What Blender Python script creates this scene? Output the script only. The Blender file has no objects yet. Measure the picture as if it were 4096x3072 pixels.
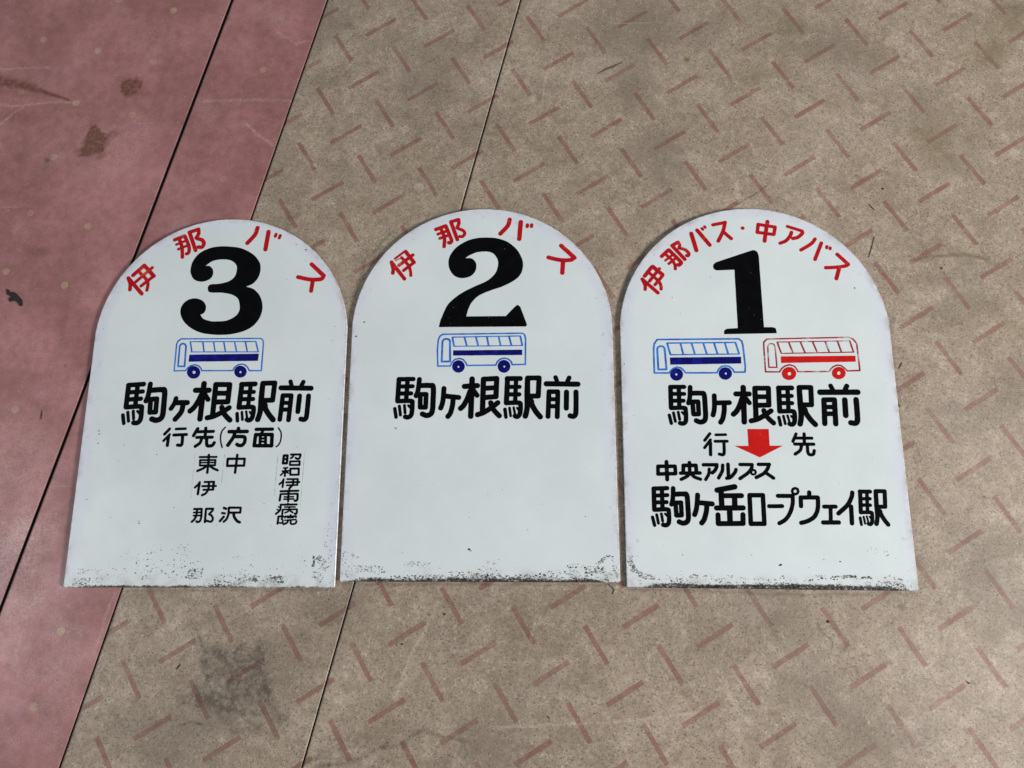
import bpy, math, random
import numpy as np
from mathutils import Matrix, Vector

S = bpy.context.scene
COL = S.collection

# ------------------------------------------------------------------ camera
# a phone held about a metre above the floor, looking almost straight down
cam_data = bpy.data.cameras.new('camera')
cam = bpy.data.objects.new('camera', cam_data)
COL.objects.link(cam)
R = ((0.9990889, 0.0046462, 0.0424237), (0.0039931, 0.9795184, -0.2013148), (-0.0424901, 0.2013008, 0.9786075))
cam.matrix_world = Matrix(((R[0][0], R[0][1], R[0][2], 0.0), (R[1][0], R[1][1], R[1][2], 0.0),
                           (R[2][0], R[2][1], R[2][2], 1.0), (0, 0, 0, 1)))
cam_data.sensor_width = 36.0
cam_data.lens = 23.2292
cam_data.clip_start = 0.01
cam_data.clip_end = 100.0
S.camera = cam

# ------------------------------------------------------------------ light
world = bpy.data.worlds.new('World')
S.world = world
world.use_nodes = True
bg = world.node_tree.nodes['Background']
bg.inputs['Color'].default_value = (0.86, 0.94, 1.0, 1)
bg.inputs['Strength'].default_value = 0.30

def area_lamp(name, loc, target, sx, sy, power, color):
    l = bpy.data.lights.new(name, 'AREA')
    l.shape = 'RECTANGLE'
    l.size = sx
    l.size_y = sy
    l.energy = power
    l.color = color
    o = bpy.data.objects.new(name, l)
    COL.objects.link(o)
    o.location = loc
    d = Vector(target) - Vector(loc)
    o.rotation_euler = d.to_track_quat('-Z', 'Y').to_euler()
    return o

area_lamp('daylight_opening', (4.6, -1.2, 2.05), (0.0, 0.2, 0.0), 1.7, 0.9, 445.0, (1.0, 0.975, 0.94))
area_lamp('glare_lamp', (-2.25, -0.30, 1.55), (-0.75, 0.0, 0.0), 0.8, 0.34, 10.0, (0.92, 0.96, 1.0))  # unseen lamp added for the soft glare on the pink floor

S.view_settings.view_transform = 'Standard'
S.view_settings.look = 'None'
S.view_settings.exposure = 0.0
S.view_settings.gamma = 1.0
S.view_settings.use_curve_mapping = False
S.render.engine = 'CYCLES'

# ------------------------------------------------------------------ helpers
def tag(o, label=None, cat=None, group=None, kind=None):
    if label: o['label'] = label
    if cat: o['category'] = cat
    if group: o['group'] = group
    if kind: o['kind'] = kind
    return o

def empty(name, loc, rz=0.0):
    o = bpy.data.objects.new(name, None)
    COL.objects.link(o)
    o.location = loc
    o.rotation_euler = (0, 0, rz)
    o.empty_display_size = 0.05
    return o

def obj(name, verts, faces, mat, parent=None, smooth=False):
    me = bpy.data.meshes.new(name)
    me.from_pydata([tuple(map(float, v)) for v in verts], [], faces)
    me.update()
    if mat: me.materials.append(mat)
    if smooth:
        for p in me.polygons: p.use_smooth = True
    o = bpy.data.objects.new(name, me)
    COL.objects.link(o)
    if parent: o.parent = parent
    return o

class NT:
    """small wrapper to write node trees as expressions"""
    def __init__(s, name):
        s.m = bpy.data.materials.new(name)
        s.m.use_nodes = True
        s.t = s.m.node_tree
        s.n = s.t.nodes
        s.b = s.n['Principled BSDF']
    def put(s, sock, v):
        if isinstance(v, bpy.types.NodeSocket): s.t.links.new(v, sock)
        elif isinstance(v, (tuple, list)):
            sock.default_value = tuple(v) + (1,) if (len(v) == 3 and len(sock.default_value) == 4) else tuple(v)
        else: sock.default_value = v
    def math(s, op, a, b=None, c=None, clamp=False):
        n = s.n.new('ShaderNodeMath'); n.operation = op; n.use_clamp = clamp
        s.put(n.inputs[0], a)
        if b is not None: s.put(n.inputs[1], b)
        if c is not None: s.put(n.inputs[2], c)
        return n.outputs[0]
    def add(s, a, b): return s.math('ADD', a, b)
    def sub(s, a, b): return s.math('SUBTRACT', a, b)
    def mul(s, a, b, clamp=False): return s.math('MULTIPLY', a, b, clamp=clamp)
    def mx(s, a, b): return s.math('MAXIMUM', a, b)
    def mn(s, a, b): return s.math('MINIMUM', a, b)
    def step(s, v, lo, hi, o0=0.0, o1=1.0, smooth=True):
        n = s.n.new('ShaderNodeMapRange')
        n.interpolation_type = 'SMOOTHSTEP' if smooth else 'LINEAR'
        n.clamp = True
        s.put(n.inputs['Value'], v)
        s.put(n.inputs['From Min'], lo); s.put(n.inputs['From Max'], hi)
        s.put(n.inputs['To Min'], o0); s.put(n.inputs['To Max'], o1)
        return n.outputs['Result']
    def mix(s, f, a, b, mode='MIX'):
        n = s.n.new('ShaderNodeMix'); n.data_type = 'RGBA'; n.blend_type = mode
        s.put(n.inputs[0], f); s.put(n.inputs[6], a); s.put(n.inputs[7], b)
        return n.outputs[2]
    def coord(s):
        n = s.n.new('ShaderNodeTexCoord')
        return n.outputs['Object']
    def xyz(s, v):
        n = s.n.new('ShaderNodeSeparateXYZ'); s.put(n.inputs[0], v)
        return n.outputs
    def vec(s, x, y, z=0.0):
        n = s.n.new('ShaderNodeCombineXYZ')
        s.put(n.inputs[0], x); s.put(n.inputs[1], y); s.put(n.inputs[2], z)
        return n.outputs[0]
    def mapping(s, v, loc=(0, 0, 0), rot=(0, 0, 0), sc=(1, 1, 1)):
        n = s.n.new('ShaderNodeMapping'); s.put(n.inputs[0], v)
        n.inputs[1].default_value = loc; n.inputs[2].default_value = rot; n.inputs[3].default_value = sc
        return n.outputs[0]
    def noise(s, v, scale, detail=3.0, rough=0.55, dist=0.0):
        n = s.n.new('ShaderNodeTexNoise'); s.put(n.inputs['Vector'], v)
        n.inputs['Scale'].default_value = scale; n.inputs['Detail'].default_value = detail
        n.inputs['Roughness'].default_value = rough; n.inputs['Distortion'].default_value = dist
        return n.outputs['Fac']
    def voro(s, v, scale, feature='F1', rand=1.0, out='Distance'):
        n = s.n.new('ShaderNodeTexVoronoi'); n.feature = feature
        s.put(n.inputs['Vector'], v); n.inputs['Scale'].default_value = scale
        n.inputs['Randomness'].default_value = rand
        return n.outputs[out]
    def attr(s, name):
        n = s.n.new('ShaderNodeAttribute'); n.attribute_name = name
        return n.outputs['Fac']
    def bump(s, h, strength, dist):
        n = s.n.new('ShaderNodeBump'); s.put(n.inputs['Height'], h)
        n.inputs['Strength'].default_value = strength; n.inputs['Distance'].default_value = dist
        s.t.links.new(n.outputs[0], s.b.inputs['Normal'])
    def finish(s, color, rough, spec=0.5):
        s.put(s.b.inputs['Base Color'], color)
        s.put(s.b.inputs['Roughness'], rough)
        s.put(s.b.inputs['Specular IOR Level'], spec)
        return s.m

# ------------------------------------------------------------------ floor
SEAM = math.radians(76.15)
SU = np.array([math.cos(SEAM), math.sin(SEAM)])       # along the joints
SN = np.array([math.sin(SEAM), -math.cos(SEAM)])      # across them, to the right
PITCH = 0.106646
PHI = math.radians(-13.7471)
LU = (math.cos(PHI), math.sin(PHI))
LV = (math.sin(PHI), -math.cos(PHI))
A0 = (-0.27648, 0.84653)
B0 = (-0.06445, -0.03937)

def lattice(t, x, y, ox, oy):
    px = t.sub(x, ox); py = t.sub(y, oy)
    a = t.add(t.mul(px, LU[0] / PITCH), t.mul(py, LU[1] / PITCH))
    b = t.add(t.mul(px, LV[0] / PITCH), t.mul(py, LV[1] / PITCH))
    fa = t.sub(a, t.math('ROUND', a)); fb = t.sub(b, t.math('ROUND', b))
    return fa, fb

def floor_common(t, co, base):
    """speckle, mottling, wear and the stains kept in the mesh attributes"""
    fine = t.noise(co, 330, 2, 0.6)
    mid = t.noise(co, 95, 3, 0.62)
    big = t.noise(co, 9, 4, 0.6)
    col = t.mix(t.step(mid, 0.30, 0.72), t.mix(1.0, base, (0.80, 0.78, 0.76), 'MULTIPLY'), base)
    col = t.mix(t.step(fine, 0.36, 0.66), t.mix(1.0, col, (0.91, 0.905, 0.90), 'MULTIPLY'), t.mix(1.0, col, (1.06, 1.06, 1.06), 'MULTIPLY'))
    clump = t.noise(t.mapping(co, (1, 6, 0)), 42, 4, 0.7)
    col = t.mix(t.step(clump, 0.36, 0.66), t.mix(1.0, col, (0.89, 0.88, 0.87), 'MULTIPLY'), t.mix(1.0, col, (1.07, 1.07, 1.07), 'MULTIPLY'))
    col = t.mix(t.step(big, 0.38, 0.66), t.mix(1.0, col, (0.90, 0.89, 0.86), 'MULTIPLY'), col)
    return col, fine, mid, big

def stains_and_light(t, co, col, mid):
    ragged = t.noise(co, 130, 4, 0.7)
    st = t.attr('stain')
    coarse = t.noise(t.mapping(co, (4, 1, 0)), 48, 5, 0.7)
    d = t.mul(t.mul(st, t.step(ragged, 0.30, 0.62, 0.35, 0.9)), t.step(coarse, 0.34, 0.60, 0.62, 1.05))
    hard = t.step(t.add(t.add(st, t.mul(t.sub(ragged, 0.5), 1.3)), t.mul(t.sub(coarse, 0.5), 1.1)), 0.42, 0.88)
    d = t.mx(d, t.mul(hard, 0.70))
    col = t.mix(t.math('MINIMUM', d, 0.92), col, (0.048, 0.036, 0.025))
    b = t.math('MINIMUM', t.mul(t.mul(t.attr('brown'), 1.45), t.step(ragged, 0.30, 0.62, 0.45, 1.0)), 0.95)
    col = t.mix(b, col, (0.115, 0.034, 0.015))
    o = t.mul(t.attr('ochre'), t.step(mid, 0.3, 0.65, 0.45, 1.0))
    col = t.mix(t.math('MINIMUM', t.mul(o, 1.25), 0.95), col, (0.155, 0.115, 0.05))
    l = t.mul(t.attr('scuff_glare'), t.step(t.noise(co, 210, 3, 0.7), 0.34, 0.66, 0.1, 1.0))
    return t.mix(l, col, t.mix(0.5, t.mix(1.0, col, (1.5, 1.5, 1.5), 'MULTIPLY'), (0.66, 0.58, 0.52)))

def beige_material():
    t = NT('beige_vinyl')
    co = t.coord()
    x, y, z = t.xyz(co)
    col, fine, mid, big = floor_common(t, co, (0.408, 0.328, 0.258))
    # dark olive and pale chips of the print
    wv = t.mapping(co, (0, 0, 0), (0, 0, 0.4), (1.0, 1.35, 1.0))
    c1 = t.step(t.noise(wv, 270, 2, 0.55, 0.6), 0.575, 0.645)
    col = t.mix(t.mul(c1, 0.74), col, (0.115, 0.102, 0.082))
    c3 = t.step(t.noise(t.mapping(co, (7, 3, 0)), 150, 3, 0.65, 1.0), 0.56, 0.66)
    col = t.mix(t.mul(c3, 0.34), col, (0.17, 0.135, 0.10))
    c2 = t.step(t.noise(t.mapping(co, (3.1, 1.7, 0), (0, 0, -0.5), (1.4, 1, 1)), 205, 2, 0.6, 0.8), 0.585, 0.65)
    patchy = t.step(t.noise(t.mapping(co, (5, 2, 0)), 24, 3, 0.6), 0.36, 0.62, 0.15, 0.62)
    col = t.mix(t.mul(c2, patchy), col, (0.52, 0.45, 0.375))
    # cloudy wear with fairly sharp, watermark-like borders
    cloud = t.noise(t.mapping(co, (8, 8, 0)), 15, 6, 0.74, 0.4)
    col = t.mix(t.step(cloud, 0.505, 0.545), t.mix(1.0, col, (0.93, 0.915, 0.90), 'MULTIPLY'), t.mix(1.0, col, (1.05, 1.05, 1.05), 'MULTIPLY'))
    cloud2 = t.noise(t.mapping(co, (2, 5, 0)), 30, 6, 0.76, 0.6)
    col = t.mix(t.step(cloud2, 0.56, 0.62), col, t.mix(1.0, col, (1.13, 1.13, 1.125), 'MULTIPLY'))
    # printed pink dashes, two directions, slightly ragged and worn
    wob = t.mul(t.sub(t.noise(co, 420, 2, 0.6), 0.5), 0.0013)
    wob2 = t.mul(t.sub(t.noise(co, 60, 2, 0.5), 0.5), 0.0012)
    wob = t.add(wob, wob2)
    masks = []
    for k, (ox, oy) in enumerate((A0, (A0[0] + B0[0], A0[1] + B0[1]))):
        fa, fb = lattice(t, x, y, ox, oy)
        dm = t.mul(t.sub(fa, fb), PITCH * 0.70711)
        sm = t.mul(t.add(fa, fb), PITCH * 0.70711)
        al, ac = (dm, sm) if k == 0 else (sm, dm)
        d = t.mx(t.sub(t.math('ABSOLUTE', al), 0.0302), t.sub(t.math('ABSOLUTE', ac), 0.0036))
        masks.append(t.step(t.add(d, wob), -0.0008, 0.0008, 1.0, 0.0))
    mask = t.mx(masks[0], masks[1])
    fade = t.step(t.noise(co, 34, 4, 0.7), 0.32, 0.62, 0.62, 1.0)
    dash = t.mix(0.5, t.mix(1.0, col, (0.74, 0.48, 0.47), 'MULTIPLY'), (0.235, 0.118, 0.098))
    col = t.mix(t.mul(mask, fade), col, dash)
    # grey dirt, denser in patches
    dirt = t.mul(t.step(t.noise(t.mapping(co, (9, 4, 0)), 5.5, 5, 0.65), 0.46, 0.72), t.step(mid, 0.35, 0.6, 0.4, 1.0))
    col = t.mix(t.mul(dirt, 0.46), col, (0.125, 0.10, 0.078))
    grit = t.step(t.noise(t.mapping(co, (2, 8, 0)), 240, 2, 0.5), 0.665, 0.74)
    col = t.mix(t.mul(grit, 0.75), col, (0.06, 0.05, 0.042))
    # fine pale scratches
    for rot, th in ((0.5, 0.70), (1.9, 0.71), (1.25, 0.72)):
        s = t.noise(t.mapping(co, (0, 0, 0), (0, 0, rot), (5, 210, 1)), 1.0, 2, 0.5)
        zone = t.step(t.noise(t.mapping(co, (rot * 7, 0, 0)), 4, 2, 0.5), 0.45, 0.65)
        col = t.mix(t.mul(t.mul(t.step(s, th, th + 0.06), zone), 0.24), col, (0.62, 0.55, 0.47))
    col = stains_and_light(t, co, col, mid)
    rough = t.step(t.noise(co, 14, 4, 0.65), 0.3, 0.7, 0.40, 0.62)
    t.bump(t.add(fine, t.mul(mid, 0.6)), 0.10, 0.0008)
    return t.finish(col, rough, 0.42)

def pink_material(name, oi, oj):
    t = NT(name)
    co = t.coord()
    x, y, z = t.xyz(co)
    base = (0.385, 0.170, 0.164)
    fine = t.noise(co, 420, 2, 0.6)
    mid = t.noise(co, 60, 4, 0.65)
    big = t.noise(co, 6, 4, 0.6)
    col = t.mix(t.step(mid, 0.3, 0.7), t.mix(1.0, base, (0.86, 0.85, 0.84), 'MULTIPLY'), t.mix(1.0, base, (1.08, 1.08, 1.10), 'MULTIPLY'))
    col = t.mix(t.step(fine, 0.38, 0.64), t.mix(1.0, col, (0.90, 0.90, 0.90), 'MULTIPLY'), col)
    col = t.mix(t.step(big, 0.40, 0.66), t.mix(1.0, col, (0.76, 0.73, 0.71), 'MULTIPLY'), t.mix(1.0, col, (1.06, 1.08, 1.09), 'MULTIPLY'))
    v = t.voro(co, 210)
    keep = t.noise(co, 110, 1, 0.5)
    chips = t.mul(t.step(v, 0.16, 0.26, 1.0, 0.0), t.step(keep, 0.54, 0.60))
    col = t.mix(t.mul(chips, 0.55), col, (0.46, 0.25, 0.24))
    v2 = t.voro(t.mapping(co, (4.1, 2.7, 0)), 150)
    keep2 = t.noise(t.mapping(co, (5, 2, 0)), 80, 1, 0.5)
    col = t.mix(t.mul(t.mul(t.step(v2, 0.12, 0.2, 1.0, 0.0), t.step(keep2, 0.56, 0.62)), 0.6), col, (0.13, 0.05, 0.05))
    # printed beige dots
    ox = PITCH * (oi * LU[0] + oj * LV[0]); oy = PITCH * (oi * LU[1] + oj * LV[1])
    fa, fb = lattice(t, x, y, ox, oy)
    r = t.mul(t.math('SQRT', t.add(t.mul(fa, fa), t.mul(fb, fb))), PITCH)
    wob = t.mul(t.sub(t.noise(co, 300, 2, 0.6), 0.5), 0.0018)
    dot = t.step(t.add(r, wob), 0.0056, 0.0068, 1.0, 0.0)
    fade = t.step(t.noise(co, 17, 2, 0.6), 0.3, 0.7, 0.25, 0.72)
    col = t.mix(t.mul(dot, fade), col, t.mix(t.step(mid, 0.3, 0.7), (0.36, 0.245, 0.155), (0.43, 0.31, 0.205)))
    # pale wear and rubbed-in dirt
    wear = t.mul(t.step(t.noise(t.mapping(co, (3, 9, 0)), 11, 5, 0.7), 0.52, 0.74), t.step(fine, 0.4, 0.62, 0.3, 1.0))
    col = t.mix(t.mul(wear, 0.5), col, (0.46, 0.27, 0.275))
    s = t.noise(t.mapping(co, (0, 0, 0), (0, 0, 0.15), (4, 190, 1)), 1.0, 2, 0.5)
    col = t.mix(t.mul(t.step(s, 0.70, 0.76), 0.35), col, (0.50, 0.29, 0.30))
    grit = t.step(t.noise(t.mapping(co, (2, 8, 0)), 230, 2, 0.5), 0.72, 0.79)
    col = t.mix(t.mul(grit, 0.65), col, (0.07, 0.035, 0.03))
    col = stains_and_light(t, co, col, mid)
    rough = t.step(t.noise(co, 18, 4, 0.65), 0.3, 0.7, 0.34, 0.52)
    t.bump(t.add(fine, mid), 0.10, 0.0008)
    return t.finish(col, rough, 0.5)

def seg_dist(P, a, b):
    a = np.array(a); b = np.array(b); ab = b - a
    h = np.clip(((P - a) @ ab) / max(ab @ ab, 1e-12), 0, 1)
    return np.hypot(*(P - a - h[:, None] * ab).T), h

STAINS_AND_LIGHT = [
    ('brown', 'blob', 0.66, [-0.7138, 0.7402], 0.0189, 0.0182, 0, 0.2, 0.18),
    ('brown', 'ring', 0.85, [-0.7138, 0.7402], 0.0175, 0.0028),
    ('brown', 'blob', 0.25, [-0.7016, 0.7362], 0.0266, 0.0196, 0, 0.5, 0.3),
    ('brown', 'square', 0.82, [-0.7619, 0.6391], 0.0238, 0.021, -0.3, 0.2, 0.3),
    ('brown', 'blob', 0.75, [-0.773, 0.6182], 0.0168, 0.0091, 0.2, 0.35, 0.35),
    ('brown', 'blob', 0.5, [-0.7604, 0.6523], 0.0098, 0.007, 0, 0.5, 0.3),
    ('brown', 'blob', 0.35, [-0.784, 0.615], 0.0126, 0.007, 0, 0.5, 0.4),
    ('brown', 'blob', 0.3, [-0.7474, 0.6098], 0.014, 0.0056, 0.6, 0.5, 0.4),
    ('brown', 'line', 0.625, [[-0.972, 0.7619], [-0.9016, 0.7461], [-0.8217, 0.7175]], 0.01773, 0.00161),
    ('stain', 'line', 0.4375, [[-0.9628, 0.7579], [-0.8927, 0.7431], [-0.8218, 0.7184]], 0.00322, 0.00161),
    ('brown', 'blob', 0.3, [-0.9178, 0.6891], 0.0315, 0.0098, 0, 0.6, 0.4),
    ('brown', 'blob', 0.3, [-0.9343, 0.7396], 0.042, 0.0098, -0.2, 0.6, 0.3),
    ('stain', 'blob', 0.85, [-0.8452, 0.6014], 0.0056, 0.0056, 0, 0.4, 0.3),
    ('stain', 'blob', 0.3, [-0.8416, 0.5935], 0.0168, 0.0098, 0, 0.8, 0.4),
    ('stain', 'blob', 0.22, [-0.8958, 0.6042], 0.0154, 0.0084, 0, 0.8, 0.4),
    ('stain', 'blob', 0.5, [-0.6786, 0.8394], 0.0035, 0.0021, 0.6, 0.35, 0.3),
    ('stain', 'blob', 0.4, [-0.6613, 0.8578], 0.0028, 0.007, 0.3, 0.6, 0.3),
    ('stain', 'blob', 0.35, [-0.7173, 0.8519], 0.0028, 0.0028, 0, 0.35, 0.3),
    ('stain', 'blob', 0.4, [-0.8442, 0.7], 0.0042, 0.0028, 0, 0.35, 0.3),
    ('stain', 'blob', 0.4, [-0.8339, 0.6979], 0.0028, 0.0021, 0, 0.35, 0.3),
    ('stain', 'blob', 0.35, [-0.8477, 0.7127], 0.0021, 0.0021, 0, 0.35, 0.3),
    ('stain', 'blob', 0.6, [-0.8241, 0.7167], 0.0028, 0.0021, 0, 0.35, 0.3),
    ('stain', 'line', 0.4375, [[-0.6249, 0.8022], [-0.6208, 0.7946]], 0.00161, 0.00161),
    ('stain', 'line', 0.375, [[-0.8054, 0.6909], [-0.7929, 0.6789]], 0.00129, 0.00129),
    ('scuff_glare', 'line', 0.462, [[-0.9626, 0.7821], [-0.9242, 0.7819], [-0.865, 0.784]], 0.00242, 0.00121),
    ('scuff_glare', 'line', 0.462, [[-0.9466, 0.7116], [-0.9208, 0.7082], [-0.8794, 0.7117], [-0.8128, 0.7137]], 0.00322, 0.00161),
    ('scuff_glare', 'line', 0.44000000000000006, [[-0.9403, 0.6735], [-0.9185, 0.6937], [-0.9035, 0.7051]], 0.00242, 0.00161),
    ('scuff_glare', 'line', 0.55, [[-0.499, 0.663], [-0.477, 0.6414], [-0.4513, 0.6217]], 0.00282, 0.00242),
    ('scuff_glare', 'line', 0.33, [[-0.5806, 0.7095], [-0.5152, 0.7097], [-0.4254, 0.7056]], 0.00403, 0.00242),
    ('scuff_glare', 'line', 0.33, [[-0.4602, 0.842], [-0.4253, 0.8176], [-0.405, 0.8235]], 0.00322, 0.00242),
    ('stain', 'blob', 0.25, [-0.4649, 0.6914], 0.007, 0.0098, 0, 0.6, 0.4),
    ('brown', 'blob', 0.3, [-0.8367, 0.4336], 0.0175, 0.0084, 0, 0.8, 0.3),
    ('scuff_glare', 'line', 0.275, [[-0.7724, -0.2137], [-0.769, -0.1687], [-0.7625, -0.1425]], 0.00564, 0.00322),
    ('scuff_glare', 'line', 0.35200000000000004, [[-0.653, -0.1931], [-0.645, -0.1479], [-0.6325, -0.1084]], 0.00322, 0.00242),
    ('scuff_glare', 'line', 0.22000000000000003, [[-0.7074, -0.2507], [-0.7035, -0.2065], [-0.696, -0.1614]], 0.00322, 0.00242),
    ('stain', 'blob', 0.4, [-0.7848, 0.1692], 0.0021, 0.0021, 0, 0.35, 0.3),
    ('stain', 'line', 0.625, [[-0.7913, 0.1677], [-0.782, 0.1662]], 0.00161, 0.00161),
    ('stain', 'blob', 0.5, [-0.7609, 0.239], 0.0021, 0.0021, 0, 0.35, 0.3),
    ('stain', 'blob', 0.4, [-0.7159, -0.2769], 0.0021, 0.0021, 0, 0.35, 0.3),
    ('stain', 'blob', 0.7, [-0.7297, -0.2678], 0.0018, 0.0018, 0, 0.35, 0.3),
    ('stain', 'blob', 0.25, [-0.5005, 0.3688], 0.0035, 0.0035, 0, 0.35, 0.3),
    ('stain', 'blob', 0.34, [-0.1986, 0.7211], 0.0434, 0.0168, -0.3, 0.9, 0.5),
    ('stain', 'blob', 0.22, [-0.2391, 0.6726], 0.042, 0.021, 0, 0.9, 0.5),
    ('stain', 'blob', 0.25, [0.1612, 0.7151], 0.035, 0.014, -0.2, 0.9, 0.5),
    ('stain', 'blob', 0.25, [-0.3709, 0.7383], 0.042, 0.0175, 0.3, 0.9, 0.5),
    ('stain', 'blob', 0.2, [-0.123, 0.8131], 0.028, 0.014, 0, 0.9, 0.5),
    ('ochre', 'blob', 0.4, [0.4181, 0.8255], 0.0322, 0.0168, 0.1, 0.7, 0.5),
    ('ochre', 'blob', 0.42, [0.4141, 0.7842], 0.0294, 0.0126, 0.15, 0.7, 0.5),
    ('ochre', 'blob', 0.25, [0.3788, 0.8523], 0.042, 0.021, 0, 0.9, 0.4),
    ('stain', 'blob', 0.18, [0.422, 0.8055], 0.042, 0.028, 0, 0.9, 0.4),
    ('ochre', 'blob', 0.45, [0.7839, 0.8282], 0.0434, 0.0252, 0, 0.8, 0.5),
    ('ochre', 'blob', 0.5, [0.7513, 0.7671], 0.0322, 0.0252, 0.5, 0.8, 0.5),
    ('ochre', 'blob', 0.38, [0.6421, 0.5927], 0.0315, 0.0364, 0.2, 0.8, 0.5),
    ('ochre', 'blob', 0.5, [0.6226, 0.6197], 0.0168, 0.014, 0, 0.6, 0.5),
    ('ochre', 'blob', 0.3, [0.5707, 0.7565], 0.028, 0.0154, 0, 0.9, 0.5),
    ('stain', 'blob', 0.35, [0.8021, 0.8492], 0.021, 0.0098, 0, 0.8, 0.5),
    ('ochre', 'blob', 0.3, [0.37, 0.727], 0.0385, 0.0154, 0.2, 0.9, 0.4),
    ('ochre', 'blob', 0.28, [0.6732, 0.3404], 0.028, 0.014, 0, 0.9, 0.5),
    ('ochre', 'blob', 0.28, [0.7153, 0.2955], 0.0175, 0.028, 0, 0.9, 0.5),
    ('ochre', 'blob', 0.95, [0.2512, 0.7675], 0.0056, 0.0049, 0, 0.35, 0.3),
    ('ochre', 'blob', 0.6, [0.0018, 0.6999], 0.0056, 0.0056, 0, 0.5, 0.3),
    ('ochre', 'blob', 0.45, [0.0396, 0.6537], 0.0077, 0.0063, 0, 0.6, 0.3),
    ('ochre', 'blob', 0.5, [-0.4431, 0.6503], 0.0056, 0.0098, -0.3, 0.7, 0.3),
    ('stain', 'ring', 0.75, [-0.3408, 0.5978], 0.0168, 0.00168),
    ('stain', 'ring', 0.3, [-0.1991, 0.5399], 0.0112, 0.0035),
    ('scuff_glare', 'blob', 0.35, [-0.1991, 0.5399], 0.0084, 0.007, 0, 0.6, 0.3),
    ('stain', 'blob', 0.35, [-0.4023, 0.4929], 0.007, 0.0035, 0, 0.6, 0.4),
    ('stain', 'blob', 0.35, [-0.3327, 0.8549], 0.0084, 0.0056, 0.3, 0.7, 0.4),
    ('stain', 'blob', 0.3, [-0.2111, 0.6632], 0.0084, 0.0035, 0, 0.7, 0.5),
    ('ochre', 'line', 0.6875, [[0.5868, 0.3991], [0.6115, 0.4049], [0.64, 0.4076], [0.6681, 0.4072], [0.6986, 0.3991]], 0.00242, 0.00403),
    ('stain', 'line', 0.25, [[0.5968, 0.4005], [0.6399, 0.4068], [0.675, 0.4064], [0.742, 0.3848]], 0.00322, 0.00322),
    ('stain', 'blob', 0.3, [0.6424, 0.3709], 0.0491, 0.0154, 0.1, 0.9, 0.5),
    ('scuff_glare', 'blob', 0.3, [0.6107, 0.3411], 0.042, 0.021, 0.2, 0.9, 0.5),
    ('scuff_glare', 'blob', 0.3, [0.6281, 0.153], 0.0491, 0.035, 0, 0.9, 0.5),
    ('stain', 'blob', 0.28, [0.6074, 0.3713], 0.028, 0.0112, 0.2, 0.8, 0.5),
    ('stain', 'blob', 0.25, [0.5487, 0.224], 0.028, 0.028, 0.2, 0.9, 0.5),
    ('scuff_glare', 'blob', 0.28, [0.5143, 0.7231], 0.0561, 0.021, 0, 0.9, 0.5),
    ('scuff_glare', 'blob', 0.25, [0.4333, 0.5723], 0.0491, 0.028, 0, 0.9, 0.5),
    ('scuff_glare', 'blob', 0.25, [0.457, 0.5066], 0.042, 0.0175, -0.2, 0.9, 0.5),
    ('scuff_glare', 'blob', 0.25, [-0.0821, 0.7483], 0.035, 0.0175, 0, 0.9, 0.4),
    ('scuff_glare', 'line', 0.55, [[0.0252, 0.7813], [0.013, 0.7412], [0.0049, 0.6885]], 0.00201, 0.00161),
    ('scuff_glare', 'line', 0.44000000000000006, [[0.0124, 0.6492], [0.0897, 0.6465], [0.1587, 0.6414]], 0.00119, 0.00119),
    ('scuff_glare', 'line', 0.385, [[0.0959, 0.5793], [0.1178, 0.5414]], 0.00242, 0.00161),
    ('scuff_glare', 'line', 0.49500000000000005, [[-0.4104, 0.607], [-0.3893, 0.5893], [-0.377, 0.5823]], 0.00322, 0.00322),
    ('scuff_glare', 'line', 0.33, [[-0.4202, 0.6332], [-0.3822, 0.6629]], 0.00161, 0.00161),
    ('scuff_glare', 'line', 0.385, [[0.3403, 0.6843], [0.3736, 0.6705]], 0.00161, 0.00161),
    ('scuff_glare', 'line', 0.33, [[0.4126, 0.4993], [0.4942, 0.514]], 0.00242, 0.00242),
    ('scuff_glare', 'line', 0.33, [[0.3852, 0.7266], [0.49, 0.7064]], 0.00242, 0.00161),
    ('stain', 'line', 0.625, [[0.1438, 0.5286], [0.1782, 0.5485]], 0.00119, 0.00119),
    ('stain', 'line', 0.75, [[0.3172, 0.4994], [0.3554, 0.5206], [0.375, 0.5365]], 0.00119, 0.00119),
    ('stain', 'blob', 0.35, [0.6269, 0.3036], 0.021, 0.014, 0, 0.9, 0.5),
    ('stain', 'blob', 0.3, [0.6165, 0.167], 0.021, 0.0098, 0, 0.8, 0.5),
    ('stain', 'blob', 0.4, [0.6203, 0.0176], 0.007, 0.0056, 0, 0.7, 0.5),
    ('stain', 'blob', 0.4, [0.6184, -0.0215], 0.0084, 0.0056, 0, 0.7, 0.5),
    ('stain', 'line', 0.6875, [[0.6393, 0.0375], [0.6514, 0.0309], [0.6649, 0.0112], [0.6797, 0.0015], [0.6709, -0.0148]], 0.00119, 0.00119),
    ('stain', 'line', 0.5625, [[0.5982, -0.0281], [0.6231, -0.0344], [0.6689, -0.029]], 0.00121, 0.00121),
    ('stain', 'blob', 0.3, [0.6562, -0.0278], 0.028, 0.0084, 0, 0.8, 0.5),
    ('stain', 'blob', 0.25, [0.605, 0.2381], 0.0175, 0.0175, 0, 0.9, 0.5),
    ('stain', 'blob', 0.74, [-0.4454, -0.2345], 0.0463, 0.0406, 0.2, 0.45, 0.9),
    ('stain', 'blob', 0.68, [-0.4706, -0.2411], 0.0252, 0.035, 0, 0.5, 0.8),
    ('stain', 'blob', 0.7, [-0.4121, -0.2279], 0.028, 0.035, 0.5, 0.5, 0.8),
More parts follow.
